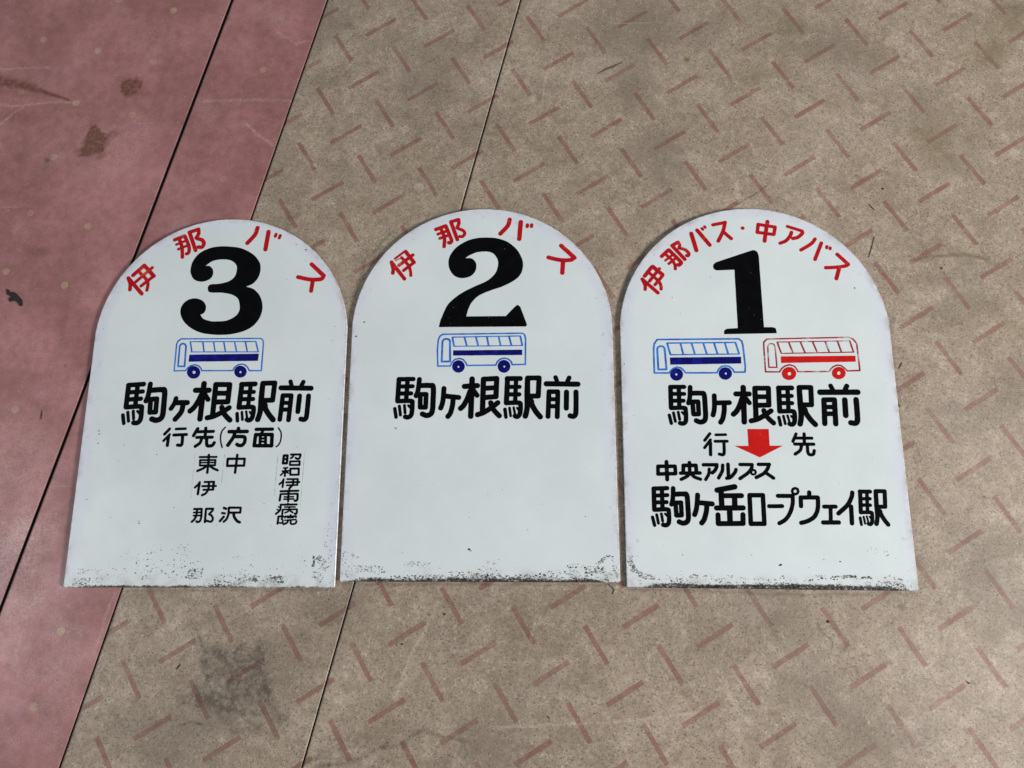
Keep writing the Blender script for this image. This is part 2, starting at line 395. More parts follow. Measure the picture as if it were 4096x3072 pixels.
    ('stain', 'line', 0.6875, [[-0.5051, -0.1568], [-0.4994, -0.1721], [-0.4861, -0.1943], [-0.4818, -0.21]], 0.00242, 0.00645),
    ('stain', 'blob', 0.72, [-0.4879, -0.2176], 0.0098, 0.0238, 0, 0.6, 0.5),
    ('stain', 'blob', 0.62, [-0.4911, -0.2401], 0.0098, 0.0182, 0.2, 0.6, 0.5),
    ('stain', 'blob', 0.72, [-0.4722, -0.2597], 0.014, 0.0112, 0.4, 0.6, 0.5),
    ('stain', 'blob', 0.78, [-0.4461, -0.2642], 0.0252, 0.0098, -0.2, 0.6, 0.5),
    ('stain', 'blob', 0.66, [-0.4642, -0.2161], 0.028, 0.0105, 0, 0.7, 0.5),
    ('stain', 'blob', 0.74, [-0.4176, -0.2186], 0.0112, 0.0266, 0.55, 0.6, 0.5),
    ('stain', 'blob', 0.85, [-0.3944, -0.2462], 0.0105, 0.0294, 0.35, 0.5, 0.5),
    ('stain', 'blob', 0.66, [-0.3773, -0.2754], 0.0112, 0.0168, 0.3, 0.6, 0.5),
    ('stain', 'blob', 0.7, [-0.4313, -0.1867], 0.014, 0.0105, 0, 0.7, 0.4),
    ('stain', 'ring', 0.7, [-0.4311, -0.1892], 0.0112, 0.0035),
    ('stain', 'blob', 0.52, [-0.4414, -0.2419], 0.028, 0.0238, 0, 0.8, 0.6),
    ('stain', 'blob', 0.6, [-0.4054, -0.2679], 0.0182, 0.0098, 0.3, 0.7, 0.5),
    ('stain', 'blob', 0.34, [-0.4457, -0.2314], 0.0701, 0.0631, 0, 0.8, 0.5),
    ('scuff_glare', 'blob', 0.4, [-0.4654, -0.2385], 0.0126, 0.0091, 0, 0.5, 0.4),
    ('stain', 'blob', 0.3, [-0.3797, -0.2087], 0.042, 0.0168, 0.2, 0.9, 0.6),
    ('stain', 'blob', 0.28, [-0.4981, -0.1849], 0.021, 0.042, 0, 0.9, 0.5),
    ('stain', 'blob', 0.3, [-0.5487, -0.2854], 0.0771, 0.0154, 0.05, 0.9, 0.6),
    ('stain', 'blob', 0.34, [-0.2535, -0.3047], 0.042, 0.014, 0.2, 0.9, 0.6),
    ('stain', 'ring', 0.8, [-0.5725, -0.151], 0.0098, 0.00196),
    ('stain', 'line', 0.625, [[-0.5868, -0.1654], [-0.576, -0.1691], [-0.5661, -0.1639]], 0.00129, 0.00129),
    ('stain', 'line', 0.625, [[-0.641, -0.2825], [-0.6302, -0.2762], [-0.6124, -0.2759], [-0.6063, -0.2814]], 0.00201, 0.00201),
    ('stain', 'line', 0.625, [[-0.5236, -0.2923], [-0.5013, -0.2858], [-0.4891, -0.2869], [-0.4707, -0.289]], 0.00201, 0.00201),
    ('stain', 'ring', 0.7, [-0.4859, -0.2783], 0.0098, 0.0021),
    ('stain', 'line', 0.5750000000000001, [[-0.317, -0.3415], [-0.262, -0.3298], [-0.2396, -0.3194], [-0.214, -0.3076], [-0.1956, -0.3097], [-0.1766, -0.2927], [-0.1616, -0.2901], [-0.1457, -0.2982], [-0.1229, -0.3002], [-0.1053, -0.3046]], 0.00484, 0.00322),
    ('stain', 'line', 0.4375, [[-0.3384, -0.3359], [-0.3112, -0.3295], [-0.2719, -0.3288]], 0.00403, 0.00403),
    ('stain', 'blob', 0.3, [-0.1545, -0.3338], 0.028, 0.014, 0, 0.6, 0.4),
    ('stain', 'ring', 0.6, [-0.1194, -0.3143], 0.0154, 0.0028),
    ('stain', 'blob', 0.25, [-0.1934, -0.3333], 0.0841, 0.014, 0, 0.8, 0.4),
    ('stain', 'blob', 0.25, [-0.5506, -0.3278], 0.0561, 0.0098, 0, 0.8, 0.5),
    ('stain', 'blob', 0.2, [-0.6014, -0.2984], 0.042, 0.021, 0, 0.9, 0.5),
    ('scuff_glare', 'line', 0.49500000000000005, [[-0.1486, -0.1154], [-0.1677, -0.1558], [-0.1855, -0.1875], [-0.2085, -0.2484]], 0.00242, 0.00242),
    ('scuff_glare', 'line', 0.462, [[-0.0615, -0.2849], [0.0193, -0.2794], [0.1157, -0.2749], [0.1734, -0.2669], [0.2182, -0.2614]], 0.00201, 0.00161),
    ('scuff_glare', 'line', 0.33, [[-0.1135, -0.1105], [-0.0725, -0.1611]], 0.00161, 0.00161),
    ('scuff_glare', 'line', 0.33, [[0.2021, -0.2013], [0.2189, -0.2495]], 0.00161, 0.00161),
    ('scuff_glare', 'line', 0.35200000000000004, [[-0.006, -0.1351], [-0.0324, -0.2289]], 0.00242, 0.00161),
    ('scuff_glare', 'line', 0.275, [[-0.1784, -0.1999], [-0.1121, -0.1835], [-0.0525, -0.1703]], 0.00161, 0.00161),
    ('scuff_glare', 'line', 0.44000000000000006, [[0.2481, -0.2068], [0.2609, -0.2369], [0.2694, -0.2547], [0.2872, -0.2722]], 0.00564, 0.00403),
    ('scuff_glare', 'blob', 0.5, [0.3101, -0.2151], 0.0154, 0.0084, -0.6, 0.6, 0.4),
    ('scuff_glare', 'line', 0.385, [[0.2502, -0.2579], [0.3391, -0.2507]], 0.00242, 0.00161),
    ('scuff_glare', 'blob', 0.55, [0.5066, -0.2716], 0.0182, 0.0098, 0, 0.6, 0.5),
    ('stain', 'blob', 0.4, [0.5222, -0.2859], 0.0182, 0.014, 0.4, 0.7, 0.6),
    ('scuff_glare', 'blob', 0.35, [0.5153, -0.2918], 0.035, 0.0238, 0.2, 0.8, 0.5),
    ('scuff_glare', 'line', 0.44000000000000006, [[0.6231, -0.1749], [0.6661, -0.1786]], 0.00322, 0.00242),
    ('stain', 'line', 0.95, [[0.3896, -0.1406], [0.3932, -0.1499], [0.3978, -0.156], [0.4066, -0.1652], [0.4064, -0.1744]], 0.00145, 0.00177),
    ('stain', 'line', 0.625, [[0.4077, -0.146], [0.4161, -0.1521], [0.4154, -0.1595]], 0.00121, 0.00121),
    ('stain', 'line', 0.375, [[0.389, -0.1685], [0.3908, -0.1776], [0.4031, -0.1818]], 0.00242, 0.00242),
    ('stain', 'blob', 0.4, [0.4031, -0.1818], 0.0098, 0.0042, 0, 0.7, 0.5),
    ('stain', 'blob', 0.7, [0.5076, -0.1189], 0.0049, 0.0042, 0, 0.6, 0.4),
    ('stain', 'blob', 0.45, [0.4235, -0.1742], 0.0063, 0.0049, 0, 0.6, 0.4),
    ('stain', 'line', 0.3125, [[0.4754, -0.146], [0.4888, -0.1396], [0.4947, -0.1439]], 0.00161, 0.00161),
    ('stain', 'blob', 0.6, [0.6356, -0.2185], 0.0049, 0.0042, 0, 0.5, 0.4),
    ('stain', 'line', 0.625, [[0.584, -0.0635], [0.6073, -0.0569], [0.63, -0.0549]], 0.00119, 0.00119),
    ('stain', 'line', 0.5625, [[0.4285, -0.1948], [0.4434, -0.2103], [0.4481, -0.2139]], 0.00119, 0.00119),
    ('stain', 'line', 0.5, [[0.5103, -0.2016], [0.5483, -0.2227]], 0.00119, 0.00119),
    ('stain', 'line', 0.5, [[0.5943, -0.2498], [0.6462, -0.2723]], 0.00119, 0.00119),
    ('ochre', 'blob', 0.3, [0.626, -0.1536], 0.0168, 0.0112, 0.3, 0.7, 0.4),
    ('stain', 'blob', 0.2, [0.3143, -0.1569], 0.042, 0.021, 0, 0.9, 0.5),
    ('stain', 'blob', 0.28, [0.0275, -0.1221], 0.035, 0.0168, 0, 0.9, 0.5),
    ('stain', 'blob', 0.3, [-0.0864, -0.1167], 0.0561, 0.0112, 0, 0.9, 0.5),
    ('stain', 'blob', 0.22, [0.0523, -0.2277], 0.028, 0.021, 0, 0.9, 0.5),
    ('stain', 'blob', 0.35, [0.0828, -0.2279], 0.0063, 0.0042, 0, 0.6, 0.5),
    ('stain', 'blob', 0.35, [0.1944, -0.1582], 0.0021, 0.0098, 0.1, 0.6, 0.3),
    ('stain', 'line', 0.75, [[0.1919, -0.1695], [0.195, -0.1582]], 0.00129, 0.00129),
    ('stain', 'blob', 0.4, [0.1448, -0.2637], 0.0056, 0.0035, 0, 0.35, 0.3),
    ('stain', 'line', 0.625, [[0.0771, -0.2844], [0.0787, -0.2992]], 0.00119, 0.00119),
    ('stain', 'blob', 0.25, [-0.3553, -0.1706], 0.0245, 0.0175, 0, 0.9, 0.5),
    ('stain', 'blob', 0.22, [-0.3233, -0.1382], 0.042, 0.014, 0, 0.9, 0.5),
    ('stain', 'blob', 0.25, [-0.5116, -0.1205], 0.042, 0.014, 0, 0.9, 0.5),
    ('stain', 'blob', 0.4, [0.1161, 0.1543], 0.0056, 0.042, 0.05, 0.8, 0.5),  # gap beside sign 1: its shadow painted into the floor colour
    ('stain', 'blob', 0.45, [0.1187, 0.098], 0.0056, 0.028, 0, 0.8, 0.5),
    ('stain', 'line', 0.6875, [[-0.3073, 0.2892], [-0.305, 0.1554], [-0.3041, 0.0145], [-0.3027, -0.0939]], 0.00322, 0.00322),  # lines along the sign edges: contact shade painted in, plus gap dirt
    ('stain', 'line', 0.625, [[0.1225, 0.2559], [0.1231, 0.0842], [0.1226, -0.0906]], 0.00322, 0.00322),
    ('stain', 'line', 0.525, [[-0.2979, 0.3509], [-0.2822, 0.4139], [-0.2386, 0.4616]], 0.00322, 0.00242),  # shade outside the upper-left arcs, painted into the floor colour
    ('stain', 'line', 0.525, [[0.127, 0.3386], [0.1447, 0.3925], [0.1815, 0.4392], [0.2271, 0.4703]], 0.00322, 0.00242),
    ('stain', 'line', 0.4375, [[0.5403, 0.3044], [0.5345, 0.0979], [0.5324, -0.0924]], 0.00242, 0.00161),
    ('stain', 'line', 0.4375, [[-0.3036, -0.1018], [-0.4573, -0.1043], [-0.6244, -0.1057]], 0.00242, 0.00161),
    ('stain', 'line', 0.5, [[-0.2917, -0.0938], [-0.1139, -0.0924], [0.1119, -0.0913]], 0.00242, 0.00242),
    ('stain', 'line', 0.5, [[0.125, -0.0982], [0.3248, -0.1017], [0.5314, -0.1012]], 0.00242, 0.00242),
    ('stain', 'blob', 0.2, [-0.1197, 0.6264], 0.0841, 0.035, 0.3, 0.9, 0.6),
    ('stain', 'blob', 0.18, [0.0653, 0.5715], 0.0631, 0.028, -0.2, 0.9, 0.6),
    ('stain', 'blob', 0.15, [0.2675, 0.8284], 0.0981, 0.028, 0.1, 0.9, 0.6),
    ('stain', 'blob', 0.14, [0.2189, 0.6188], 0.0701, 0.028, 0.2, 0.9, 0.6),
    ('stain', 'blob', 0.2, [-0.0459, -0.1482], 0.1121, 0.035, 0.1, 0.9, 0.6),
    ('stain', 'blob', 0.16, [0.2162, -0.1766], 0.0841, 0.042, 0.2, 0.9, 0.6),
    ('stain', 'blob', 0.18, [0.399, -0.2821], 0.0981, 0.028, 0, 0.9, 0.6),
    ('stain', 'blob', 0.2, [-0.013, -0.3125], 0.1121, 0.028, 0.1, 0.9, 0.6),
    ('stain', 'blob', 0.16, [0.598, -0.0792], 0.0631, 0.042, 0, 0.9, 0.6),
    ('stain', 'blob', 0.2, [0.6025, 0.4486], 0.042, 0.042, 0.2, 0.9, 0.6),
    ('stain', 'blob', 0.2, [-0.4182, 0.4973], 0.028, 0.0561, 0.3, 0.9, 0.6),
    ('stain', 'blob', 0.14, [0.6596, 0.1879], 0.042, 0.0771, 0, 0.9, 0.6),
    ('scuff_glare', 'blob', 0.5, [-0.7927, -0.0424], 0.042, 0.0771, 0.2, 0.9, 0.6),  # pale patches on the left pink floor: glare painted into the colour
    ('scuff_glare', 'blob', 0.35, [-0.7666, -0.1162], 0.028, 0.042, 0.2, 0.9, 0.6),
    ('scuff_glare', 'blob', 0.25, [-0.8203, 0.0838], 0.042, 0.0561, 0, 0.9, 0.6),
    ('scuff_glare', 'blob', 0.15, [-0.7449, 0.6405], 0.0841, 0.042, 0.3, 0.9, 0.6),
    ('scuff_glare', 'blob', 0.22, [-0.7104, -0.2065], 0.042, 0.0701, 0.3, 0.9, 0.6),
    ('scuff_glare', 'blob', 0.28, [0.5486, -0.2209], 0.0841, 0.042, 0.2, 0.9, 0.6),
    ('scuff_glare', 'blob', 0.25, [0.6447, 0.0776], 0.042, 0.0491, 0, 0.9, 0.6),
    ('scuff_glare', 'blob', 0.2, [0.4665, 0.6132], 0.0701, 0.035, 0, 0.9, 0.6),
    ('scuff_glare', 'blob', 0.18, [0.1076, 0.752], 0.042, 0.028, 0, 0.9, 0.6),
    ('stain', 'line', 0.4331146015509038, [[-0.6192, 0.6285], [-0.6207, 0.6205], [-0.6218, 0.6124]], 0.00247, 0.00247),
    ('stain', 'line', 0.4787559912905438, [[-0.7546, 0.0793], [-0.7569, 0.0705], [-0.7589, 0.0616]], 0.00264, 0.00264),
    ('stain', 'line', 0.447538356757215, [[-0.7685, 0.02], [-0.7728, 0.0006], [-0.7775, -0.0187]], 0.00254, 0.00254),
    ('stain', 'line', 0.6268880461936774, [[-0.7802, -0.0267], [-0.7822, -0.0328], [-0.7833, -0.0389]], 0.00149, 0.00149),
    ('stain', 'line', 0.48759215233999675, [[-0.7918, -0.0756], [-0.7972, -0.0954], [-0.8016, -0.1149]], 0.00253, 0.00253),
    ('stain', 'line', 0.5366411314849902, [[-0.6918, 0.3326], [-0.695, 0.3189], [-0.6976, 0.3053]], 0.00143, 0.00143),
    ('stain', 'line', 0.5754831730797833, [[-0.5631, 0.8538], [-0.5686, 0.8323], [-0.5728, 0.8109]], 0.00164, 0.00164),
    ('stain', 'line', 0.47861431310988123, [[-0.6666, 0.433], [-0.6683, 0.4233], [-0.6714, 0.4137]], 0.00214, 0.00214),
    ('stain', 'line', 0.46082604008953676, [[-0.7864, -0.0486], [-0.7882, -0.0549], [-0.7903, -0.0612]], 0.00182, 0.00182),
    ('stain', 'line', 0.6364844555480693, [[-0.602, 0.6962], [-0.606, 0.6797], [-0.6104, 0.6632]], 0.00269, 0.00269),
    ('stain', 'line', 0.6657147882094306, [[-0.5528, 0.8886], [-0.5553, 0.8752], [-0.5591, 0.8618]], 0.00249, 0.00249),
    ('stain', 'line', 0.4261641099584681, [[-0.6346, 0.5636], [-0.6362, 0.5537], [-0.6396, 0.5439]], 0.00138, 0.00138),
    ('stain', 'line', 0.511021600097004, [[-0.5617, 0.8556], [-0.5646, 0.8453], [-0.5656, 0.835]], 0.00195, 0.00195),
    ('stain', 'line', 0.4382513517389116, [[-0.611, 0.6609], [-0.6137, 0.6538], [-0.6156, 0.6466]], 0.00204, 0.00204),
    ('stain', 'line', 0.5734655949088951, [[-0.6224, 0.6137], [-0.63, 0.5854], [-0.636, 0.5574]], 0.00202, 0.00202),
    ('stain', 'line', 0.5329578605764604, [[-0.6214, 0.6219], [-0.6241, 0.6068], [-0.6279, 0.5919]], 0.00205, 0.00205),
    ('stain', 'line', 0.4530245599494751, [[-0.3894, 0.8562], [-0.3922, 0.8406], [-0.3972, 0.8251]], 0.00144, 0.00144),
    ('stain', 'line', 0.5261107747333735, [[-0.6635, -0.2746], [-0.6679, -0.2913], [-0.6718, -0.3079]], 0.00239, 0.00239),
    ('stain', 'line', 0.7026773353264801, [[-0.5452, 0.2152], [-0.5473, 0.2067], [-0.5502, 0.1982]], 0.00227, 0.00227),
    ('stain', 'line', 0.5730089597829747, [[-0.6309, -0.1389], [-0.6356, -0.1582], [-0.6409, -0.1773]], 0.00263, 0.00263),
    ('stain', 'line', 0.7356651815432896, [[-0.6709, -0.3035], [-0.6734, -0.3101], [-0.6738, -0.3166]], 0.00154, 0.00154),
    ('stain', 'line', 0.437724605261868, [[-0.6758, -0.3159], [-0.6805, -0.3344], [-0.6847, -0.3528]], 0.00264, 0.00264),
    ('stain', 'line', 0.37991635392422507, [[-0.4543, 0.5799], [-0.4573, 0.5728], [-0.4579, 0.5657]], 0.00244, 0.00244),
    ('stain', 'line', 0.4506260431238491, [[-0.6513, -0.2225], [-0.6558, -0.2393], [-0.6591, -0.2559]], 0.00243, 0.00243),
    ('stain', 'line', 0.38781868115652435, [[-0.5392, 0.2436], [-0.5441, 0.2242], [-0.5482, 0.2049]], 0.0022, 0.0022),
    ('stain', 'line', 0.5711198595493167, [[-0.428, 0.6948], [-0.431, 0.6768], [-0.4354, 0.659]], 0.00149, 0.00149),
    ('stain', 'line', 0.49168851521414875, [[-0.5597, 0.155], [-0.563, 0.1397], [-0.566, 0.1245]], 0.0015, 0.0015),
    ('stain', 'line', 0.567177993244265, [[-0.4182, 0.7306], [-0.4238, 0.7049], [-0.4302, 0.6793]], 0.00146, 0.00146),
    ('stain', 'line', 0.6886657405980239, [[-0.6537, -0.2261], [-0.6554, -0.2355], [-0.6586, -0.2448]], 0.00257, 0.00257),
    ('stain', 'line', 0.5019693409798976, [[-0.4412, 0.6401], [-0.4434, 0.6286], [-0.4465, 0.6172]], 0.00138, 0.00138),
    ('stain', 'line', 0.6433449972448769, [[-0.4875, 0.4513], [-0.4933, 0.4299], [-0.4983, 0.4087]], 0.00253, 0.00253),
    ('stain', 'line', 0.6100127091678581, [[-0.5007, 0.3912], [-0.5074, 0.3644], [-0.5143, 0.338]], 0.00262, 0.00262),
    ('stain', 'line', 0.7003222829848371, [[-0.1913, 0.247], [-0.1987, 0.2184], [-0.2059, 0.1901]], 0.00156, 0.00156),
    ('stain', 'line', 0.42497053025308984, [[-0.2785, -0.1049], [-0.2817, -0.1181], [-0.2841, -0.1313]], 0.00161, 0.00161),
    ('stain', 'line', 0.5064153215148486, [[-0.312, -0.2427], [-0.3159, -0.2555], [-0.3186, -0.2681]], 0.00265, 0.00265),
    ('stain', 'line', 0.4877175536470979, [[-0.0984, 0.6276], [-0.1047, 0.602], [-0.1095, 0.5767]], 0.00251, 0.00251),
    ('stain', 'line', 0.4344246541589539, [[-0.2852, -0.1372], [-0.2909, -0.1597], [-0.2963, -0.182]], 0.00265, 0.00265),
    ('stain', 'line', 0.6193335265269428, [[-0.276, -0.0932], [-0.2824, -0.1196], [-0.289, -0.1457]], 0.00251, 0.00251),
    ('stain', 'line', 0.5996377968343914, [[-0.1388, 0.458], [-0.1468, 0.4268], [-0.155, 0.3958]], 0.00169, 0.00169),
    ('stain', 'line', 0.71213167291931, [[-0.146, 0.4265], [-0.1517, 0.4034], [-0.1567, 0.3805]], 0.00176, 0.00176),
    ('stain', 'line', 0.5775741752009887, [[-0.1746, 0.3165], [-0.1763, 0.3098], [-0.1783, 0.3032]], 0.00267, 0.00267),
    ('stain', 'line', 0.740171268484725, [[-0.2377, 0.0603], [-0.2401, 0.0509], [-0.2429, 0.0416]], 0.0018, 0.0018),
    ('stain', 'line', 0.7230916139022778, [[-0.0657, 0.7555], [-0.0696, 0.7405], [-0.0743, 0.7256]], 0.0017, 0.0017),
    ('stain', 'line', 0.671415884741952, [[-0.1384, 0.4629], [-0.1465, 0.4311], [-0.1537, 0.3995]], 0.00173, 0.00173),
    ('stain', 'line', 0.38690588143442517, [[-0.2098, 0.1769], [-0.2125, 0.1671], [-0.215, 0.1573]], 0.00273, 0.00273),
    ('stain', 'line', 0.6492474008794792, [[-0.1339, 0.4765], [-0.141, 0.446], [-0.1486, 0.4159]], 0.00236, 0.00236),
    ('stain', 'line', 0.5821327115104946, [[-0.2187, 0.1343], [-0.2247, 0.112], [-0.2292, 0.0899]], 0.00203, 0.00203),
    ('stain', 'line', 0.4710264397268278, [[-0.0563, 0.7905], [-0.0589, 0.778], [-0.0617, 0.7655]], 0.00182, 0.00182)]

def wobble(P, f, seed):
    r = np.random.RandomState(seed)
    out = np.zeros(len(P))
    for i in range(7):
        k = r.normal(size=2) * f * (1 + 0.8 * i) * 0.6
        out += np.sin(P @ k + r.uniform(0, 6.28)) / (1 + 0.55 * i)
    return out / 2.2

def paint_attributes(me, P):
    vals = {k: np.zeros(len(P), np.float32) for k in ('stain', 'brown', 'ochre', 'scuff_glare')}
    for n, st in enumerate(STAINS_AND_LIGHT):
        kind, shape, amt = st[0], st[1], st[2]
        if shape == 'blob':                   # centre, rx, ry, angle, softness, raggedness
            c, rx, ry, ang, soft, rag = st[3:]
            q = P - np.array(c); ca, sa = math.cos(ang), math.sin(ang)
            u = (q @ np.array([ca, sa])) / rx; v = (q @ np.array([-sa, ca])) / ry
            near = np.where((np.abs(u) < 3) & (np.abs(v) < 3))[0]
            if not len(near): continue
            r = np.hypot(u[near], v[near]) + rag * wobble(P[near], 190.0 if max(rx, ry) < 0.02 else 70.0, n)
            m = np.clip((1 + soft - r) / (2 * soft), 0, 1)
        elif shape == 'square':
            c, rx, ry, ang, soft, rag = st[3:]
            q = P - np.array(c); ca, sa = math.cos(ang), math.sin(ang)
            u = (q @ np.array([ca, sa])) / rx; v = (q @ np.array([-sa, ca])) / ry
            near = np.where((np.abs(u) < 3) & (np.abs(v) < 3))[0]
            if not len(near): continue
            r = (np.abs(u[near]) ** 5 + np.abs(v[near]) ** 5) ** 0.2 + rag * wobble(P[near], 150.0, n)
            m = np.clip((1 + soft - r) / (2 * soft), 0, 1)
        elif shape == 'ring':
            c, rx, w = st[3:]
            q = P - np.array(c); r = np.hypot(*q.T)
            near = np.where(r < rx * 2)[0]
            if not len(near): continue
            a = np.arctan2(q[near, 1], q[near, 0])
            m = np.clip(1 - np.abs(r[near] - rx) / w, 0, 1) * (0.6 + 0.4 * np.sin(a * 2 + n) + 0.2 * np.sin(a * 7 + n))
            m = np.clip(m, 0, 1)
        else:                                 # line: points, half width at start and end
            pts, w0, w1 = st[3:]
            lo = np.min(pts, 0) - 0.03; hi = np.max(pts, 0) + 0.03
            near = np.where((P[:, 0] > lo[0]) & (P[:, 0] < hi[0]) & (P[:, 1] > lo[1]) & (P[:, 1] < hi[1]))[0]
            if not len(near): continue
            Q = P[near] + 0.0022 * np.c_[wobble(P[near], 120.0, n), wobble(P[near], 120.0, n + 50)]
            m = np.zeros(len(near)); K = len(pts) - 1
            for i in range(K):
                d, h = seg_dist(Q, pts[i], pts[i + 1])
                w = w0 + (w1 - w0) * (i + h) / K
                m = np.maximum(m, np.clip(1.35 - d / w, 0, 1))
        vals[kind][near] = np.maximum(vals[kind][near], m.astype(np.float32) * amt)
    for k, v in vals.items():
        a = me.attributes.new(k, 'FLOAT', 'POINT')
        a.data.foreach_set('value', v)

def axis(lo, hi, flo, fhi, step):
    """coordinates lo..hi, fine between flo and fhi, coarse outside"""
    flo = max(lo, flo); fhi = min(hi, fhi)
    c = []
    if flo - lo > 0.02: c += list(np.linspace(lo, flo, max(2, int((flo - lo) / 0.25)))[:-1])
    c += list(np.linspace(flo, fhi, max(2, int(round((fhi - flo) / step)) + 1)))
    if hi - fhi > 0.02: c += list(np.linspace(fhi, hi, max(2, int((hi - fhi) / 0.25)))[1:])
    return np.array(c)

def floor_strip(name, n0, n1, mat):
    a = axis(n0, n1, -1.25, 0.78, 0.0022)
    b = axis(-4.0, 4.5, -0.60, 1.22, 0.0022)
    A, B = np.meshgrid(a, b)
    P = A.reshape(-1, 1) * SN + B.reshape(-1, 1) * SU
    co = np.c_[P, np.zeros(len(P))]
    na, nb = len(a), len(b)
    i = np.arange(nb - 1)[:, None] * na + np.arange(na - 1)[None, :]
    F = np.stack([i, i + 1, i + 1 + na, i + na], -1).reshape(-1, 4)
    # skirts down the two long edges so the joint has depth
    L0 = np.arange(nb) * na; L1 = L0 + na - 1
    base = len(co)
    low0 = co[L0].copy(); low0[:, 2] = -0.0028
    low1 = co[L1].copy(); low1[:, 2] = -0.0028
    co = np.r_[co, low0, low1]
    k = np.arange(nb - 1)
    F0 = np.stack([L0[k + 1], base + k + 1, base + k, L0[k]], -1)
    F1 = np.stack([L1[k], base + nb + k, base + nb + k + 1, L1[k + 1]], -1)
    F = np.r_[F, F0, F1]
    me = bpy.data.meshes.new(name)
    me.vertices.add(len(co)); me.vertices.foreach_set('co', co.astype(np.float32).ravel())
    me.loops.add(F.size); me.loops.foreach_set('vertex_index', F.astype(np.int32).ravel())
    me.polygons.add(len(F))
    me.polygons.foreach_set('loop_start', np.arange(0, F.size, 4, dtype=np.int32))
    me.update(calc_edges=True)
    paint_attributes(me, co[:, :2])
    me.materials.append(mat)
    me.materials.append(black)
    mi = np.zeros(len(F), np.int32); mi[len(F) - len(F0) - len(F1):] = 1
    me.polygons.foreach_set('material_index', mi)
    o = bpy.data.objects.new(name, me)
    COL.objects.link(o)
    tag(o, kind='structure')
    return o

t = NT('joint_dirt')
black = t.finish(t.mix(t.noise(t.coord(), 200, 3), (0.004, 0.004, 0.004), (0.018, 0.015, 0.013)), 0.9, 0.2)
tag(obj('floor_base', [(-6, -6, -0.0030), (6, -6, -0.0030), (6, 6, -0.0030), (-6, 6, -0.0030)], [(0, 1, 2, 3)], black), kind='structure')
D1, D2, D3 = -0.7508, -0.5808, -0.2440
mb = beige_material()
floor_strip('pink_floor', -4.0, D1 - 0.0025, pink_material('pink_vinyl', 0.05, 0.322))
floor_strip('pink_floor_strip', D1 + 0.0025, D2 - 0.0013, pink_material('pink_vinyl_strip', -0.09, 0.075))
floor_strip('beige_floor_strip', D2 + 0.0013, D3 - 0.0011, mb)
floor_strip('beige_floor', D3 + 0.0011, 4.0, mb)

# ------------------------------------------------------------------ lettering
RES = 0.0003                       # raster step of the paint outlines

def catmull(pts, closed=False, stars=None, sub=7):
    P = np.array(pts, float); n = len(P); out = []
    rng = range(n if closed else n - 1)
    for i in rng:
        p1, p2 = P[i], P[(i + 1) % n]
        p0 = P[(i - 1) % n] if (closed or i > 0) else 2 * p1 - p2
        p3 = P[(i + 2) % n] if (closed or i < n - 2) else 2 * p2 - p1
        if stars is not None:
            if stars[i]: p0 = 2 * p1 - p2
            if stars[(i + 1) % n]: p3 = 2 * p2 - p1
            if stars[i] and stars[(i + 1) % n]:
                out.append(p1); continue
        for k in range(sub):
            u = k / sub
            out.append(0.5 * ((2 * p1) + (-p0 + p2) * u + (2 * p0 - 5 * p1 + 4 * p2 - p3) * u * u
                              + (-p0 + 3 * p1 - 3 * p2 + p3) * u ** 3))
    if not closed: out.append(P[-1])
    return np.array(out)

def parse(layer):
    res = []
    for line in layer.split(';'):
        a = line.split()
        pts = [[int(v) * 1e-4 for v in p.rstrip('*').split(',')] for p in a[2:]]
        res.append((a[0], float(a[1]) * 1e-4, pts, [p.endswith('*') for p in a[2:]]))
    return res

def field_segments(G, X, Y, P, w, x0, y0):
    for a, b in zip(P[:-1], P[1:]):
        m = w / 2 + RES * 3
        i0 = max(int((min(a[0], b[0]) - m - x0) / RES), 0); i1 = int((max(a[0], b[0]) + m - x0) / RES) + 2
        j0 = max(int((min(a[1], b[1]) - m - y0) / RES), 0); j1 = int((max(a[1], b[1]) + m - y0) / RES) + 2
        gx = X[j0:j1, i0:i1]; gy = Y[j0:j1, i0:i1]
        ab = b - a
        h = np.clip(((gx - a[0]) * ab[0] + (gy - a[1]) * ab[1]) / max(ab @ ab, 1e-14), 0, 1)
        d = np.hypot(gx - a[0] - h * ab[0], gy - a[1] - h * ab[1]) - w / 2
        G[j0:j1, i0:i1] = np.minimum(G[j0:j1, i0:i1], d)

def poly_field(X, Y, P):
    inside = np.zeros(X.shape, bool); dist = np.full(X.shape, 1e9)
    n = len(P)
    for i in range(n):
        a, b = P[i], P[(i + 1) % n]
        if a[1] != b[1]:
            c = ((a[1] > Y) != (b[1] > Y)) & (X < (b[0] - a[0]) * (Y - a[1]) / (b[1] - a[1]) + a[0])
            inside ^= c
        ab = b - a
        h = np.clip(((X - a[0]) * ab[0] + (Y - a[1]) * ab[1]) / max(ab @ ab, 1e-14), 0, 1)
        dist = np.minimum(dist, np.hypot(X - a[0] - h * ab[0], Y - a[1] - h * ab[1]))
    return np.where(inside, -dist, dist)

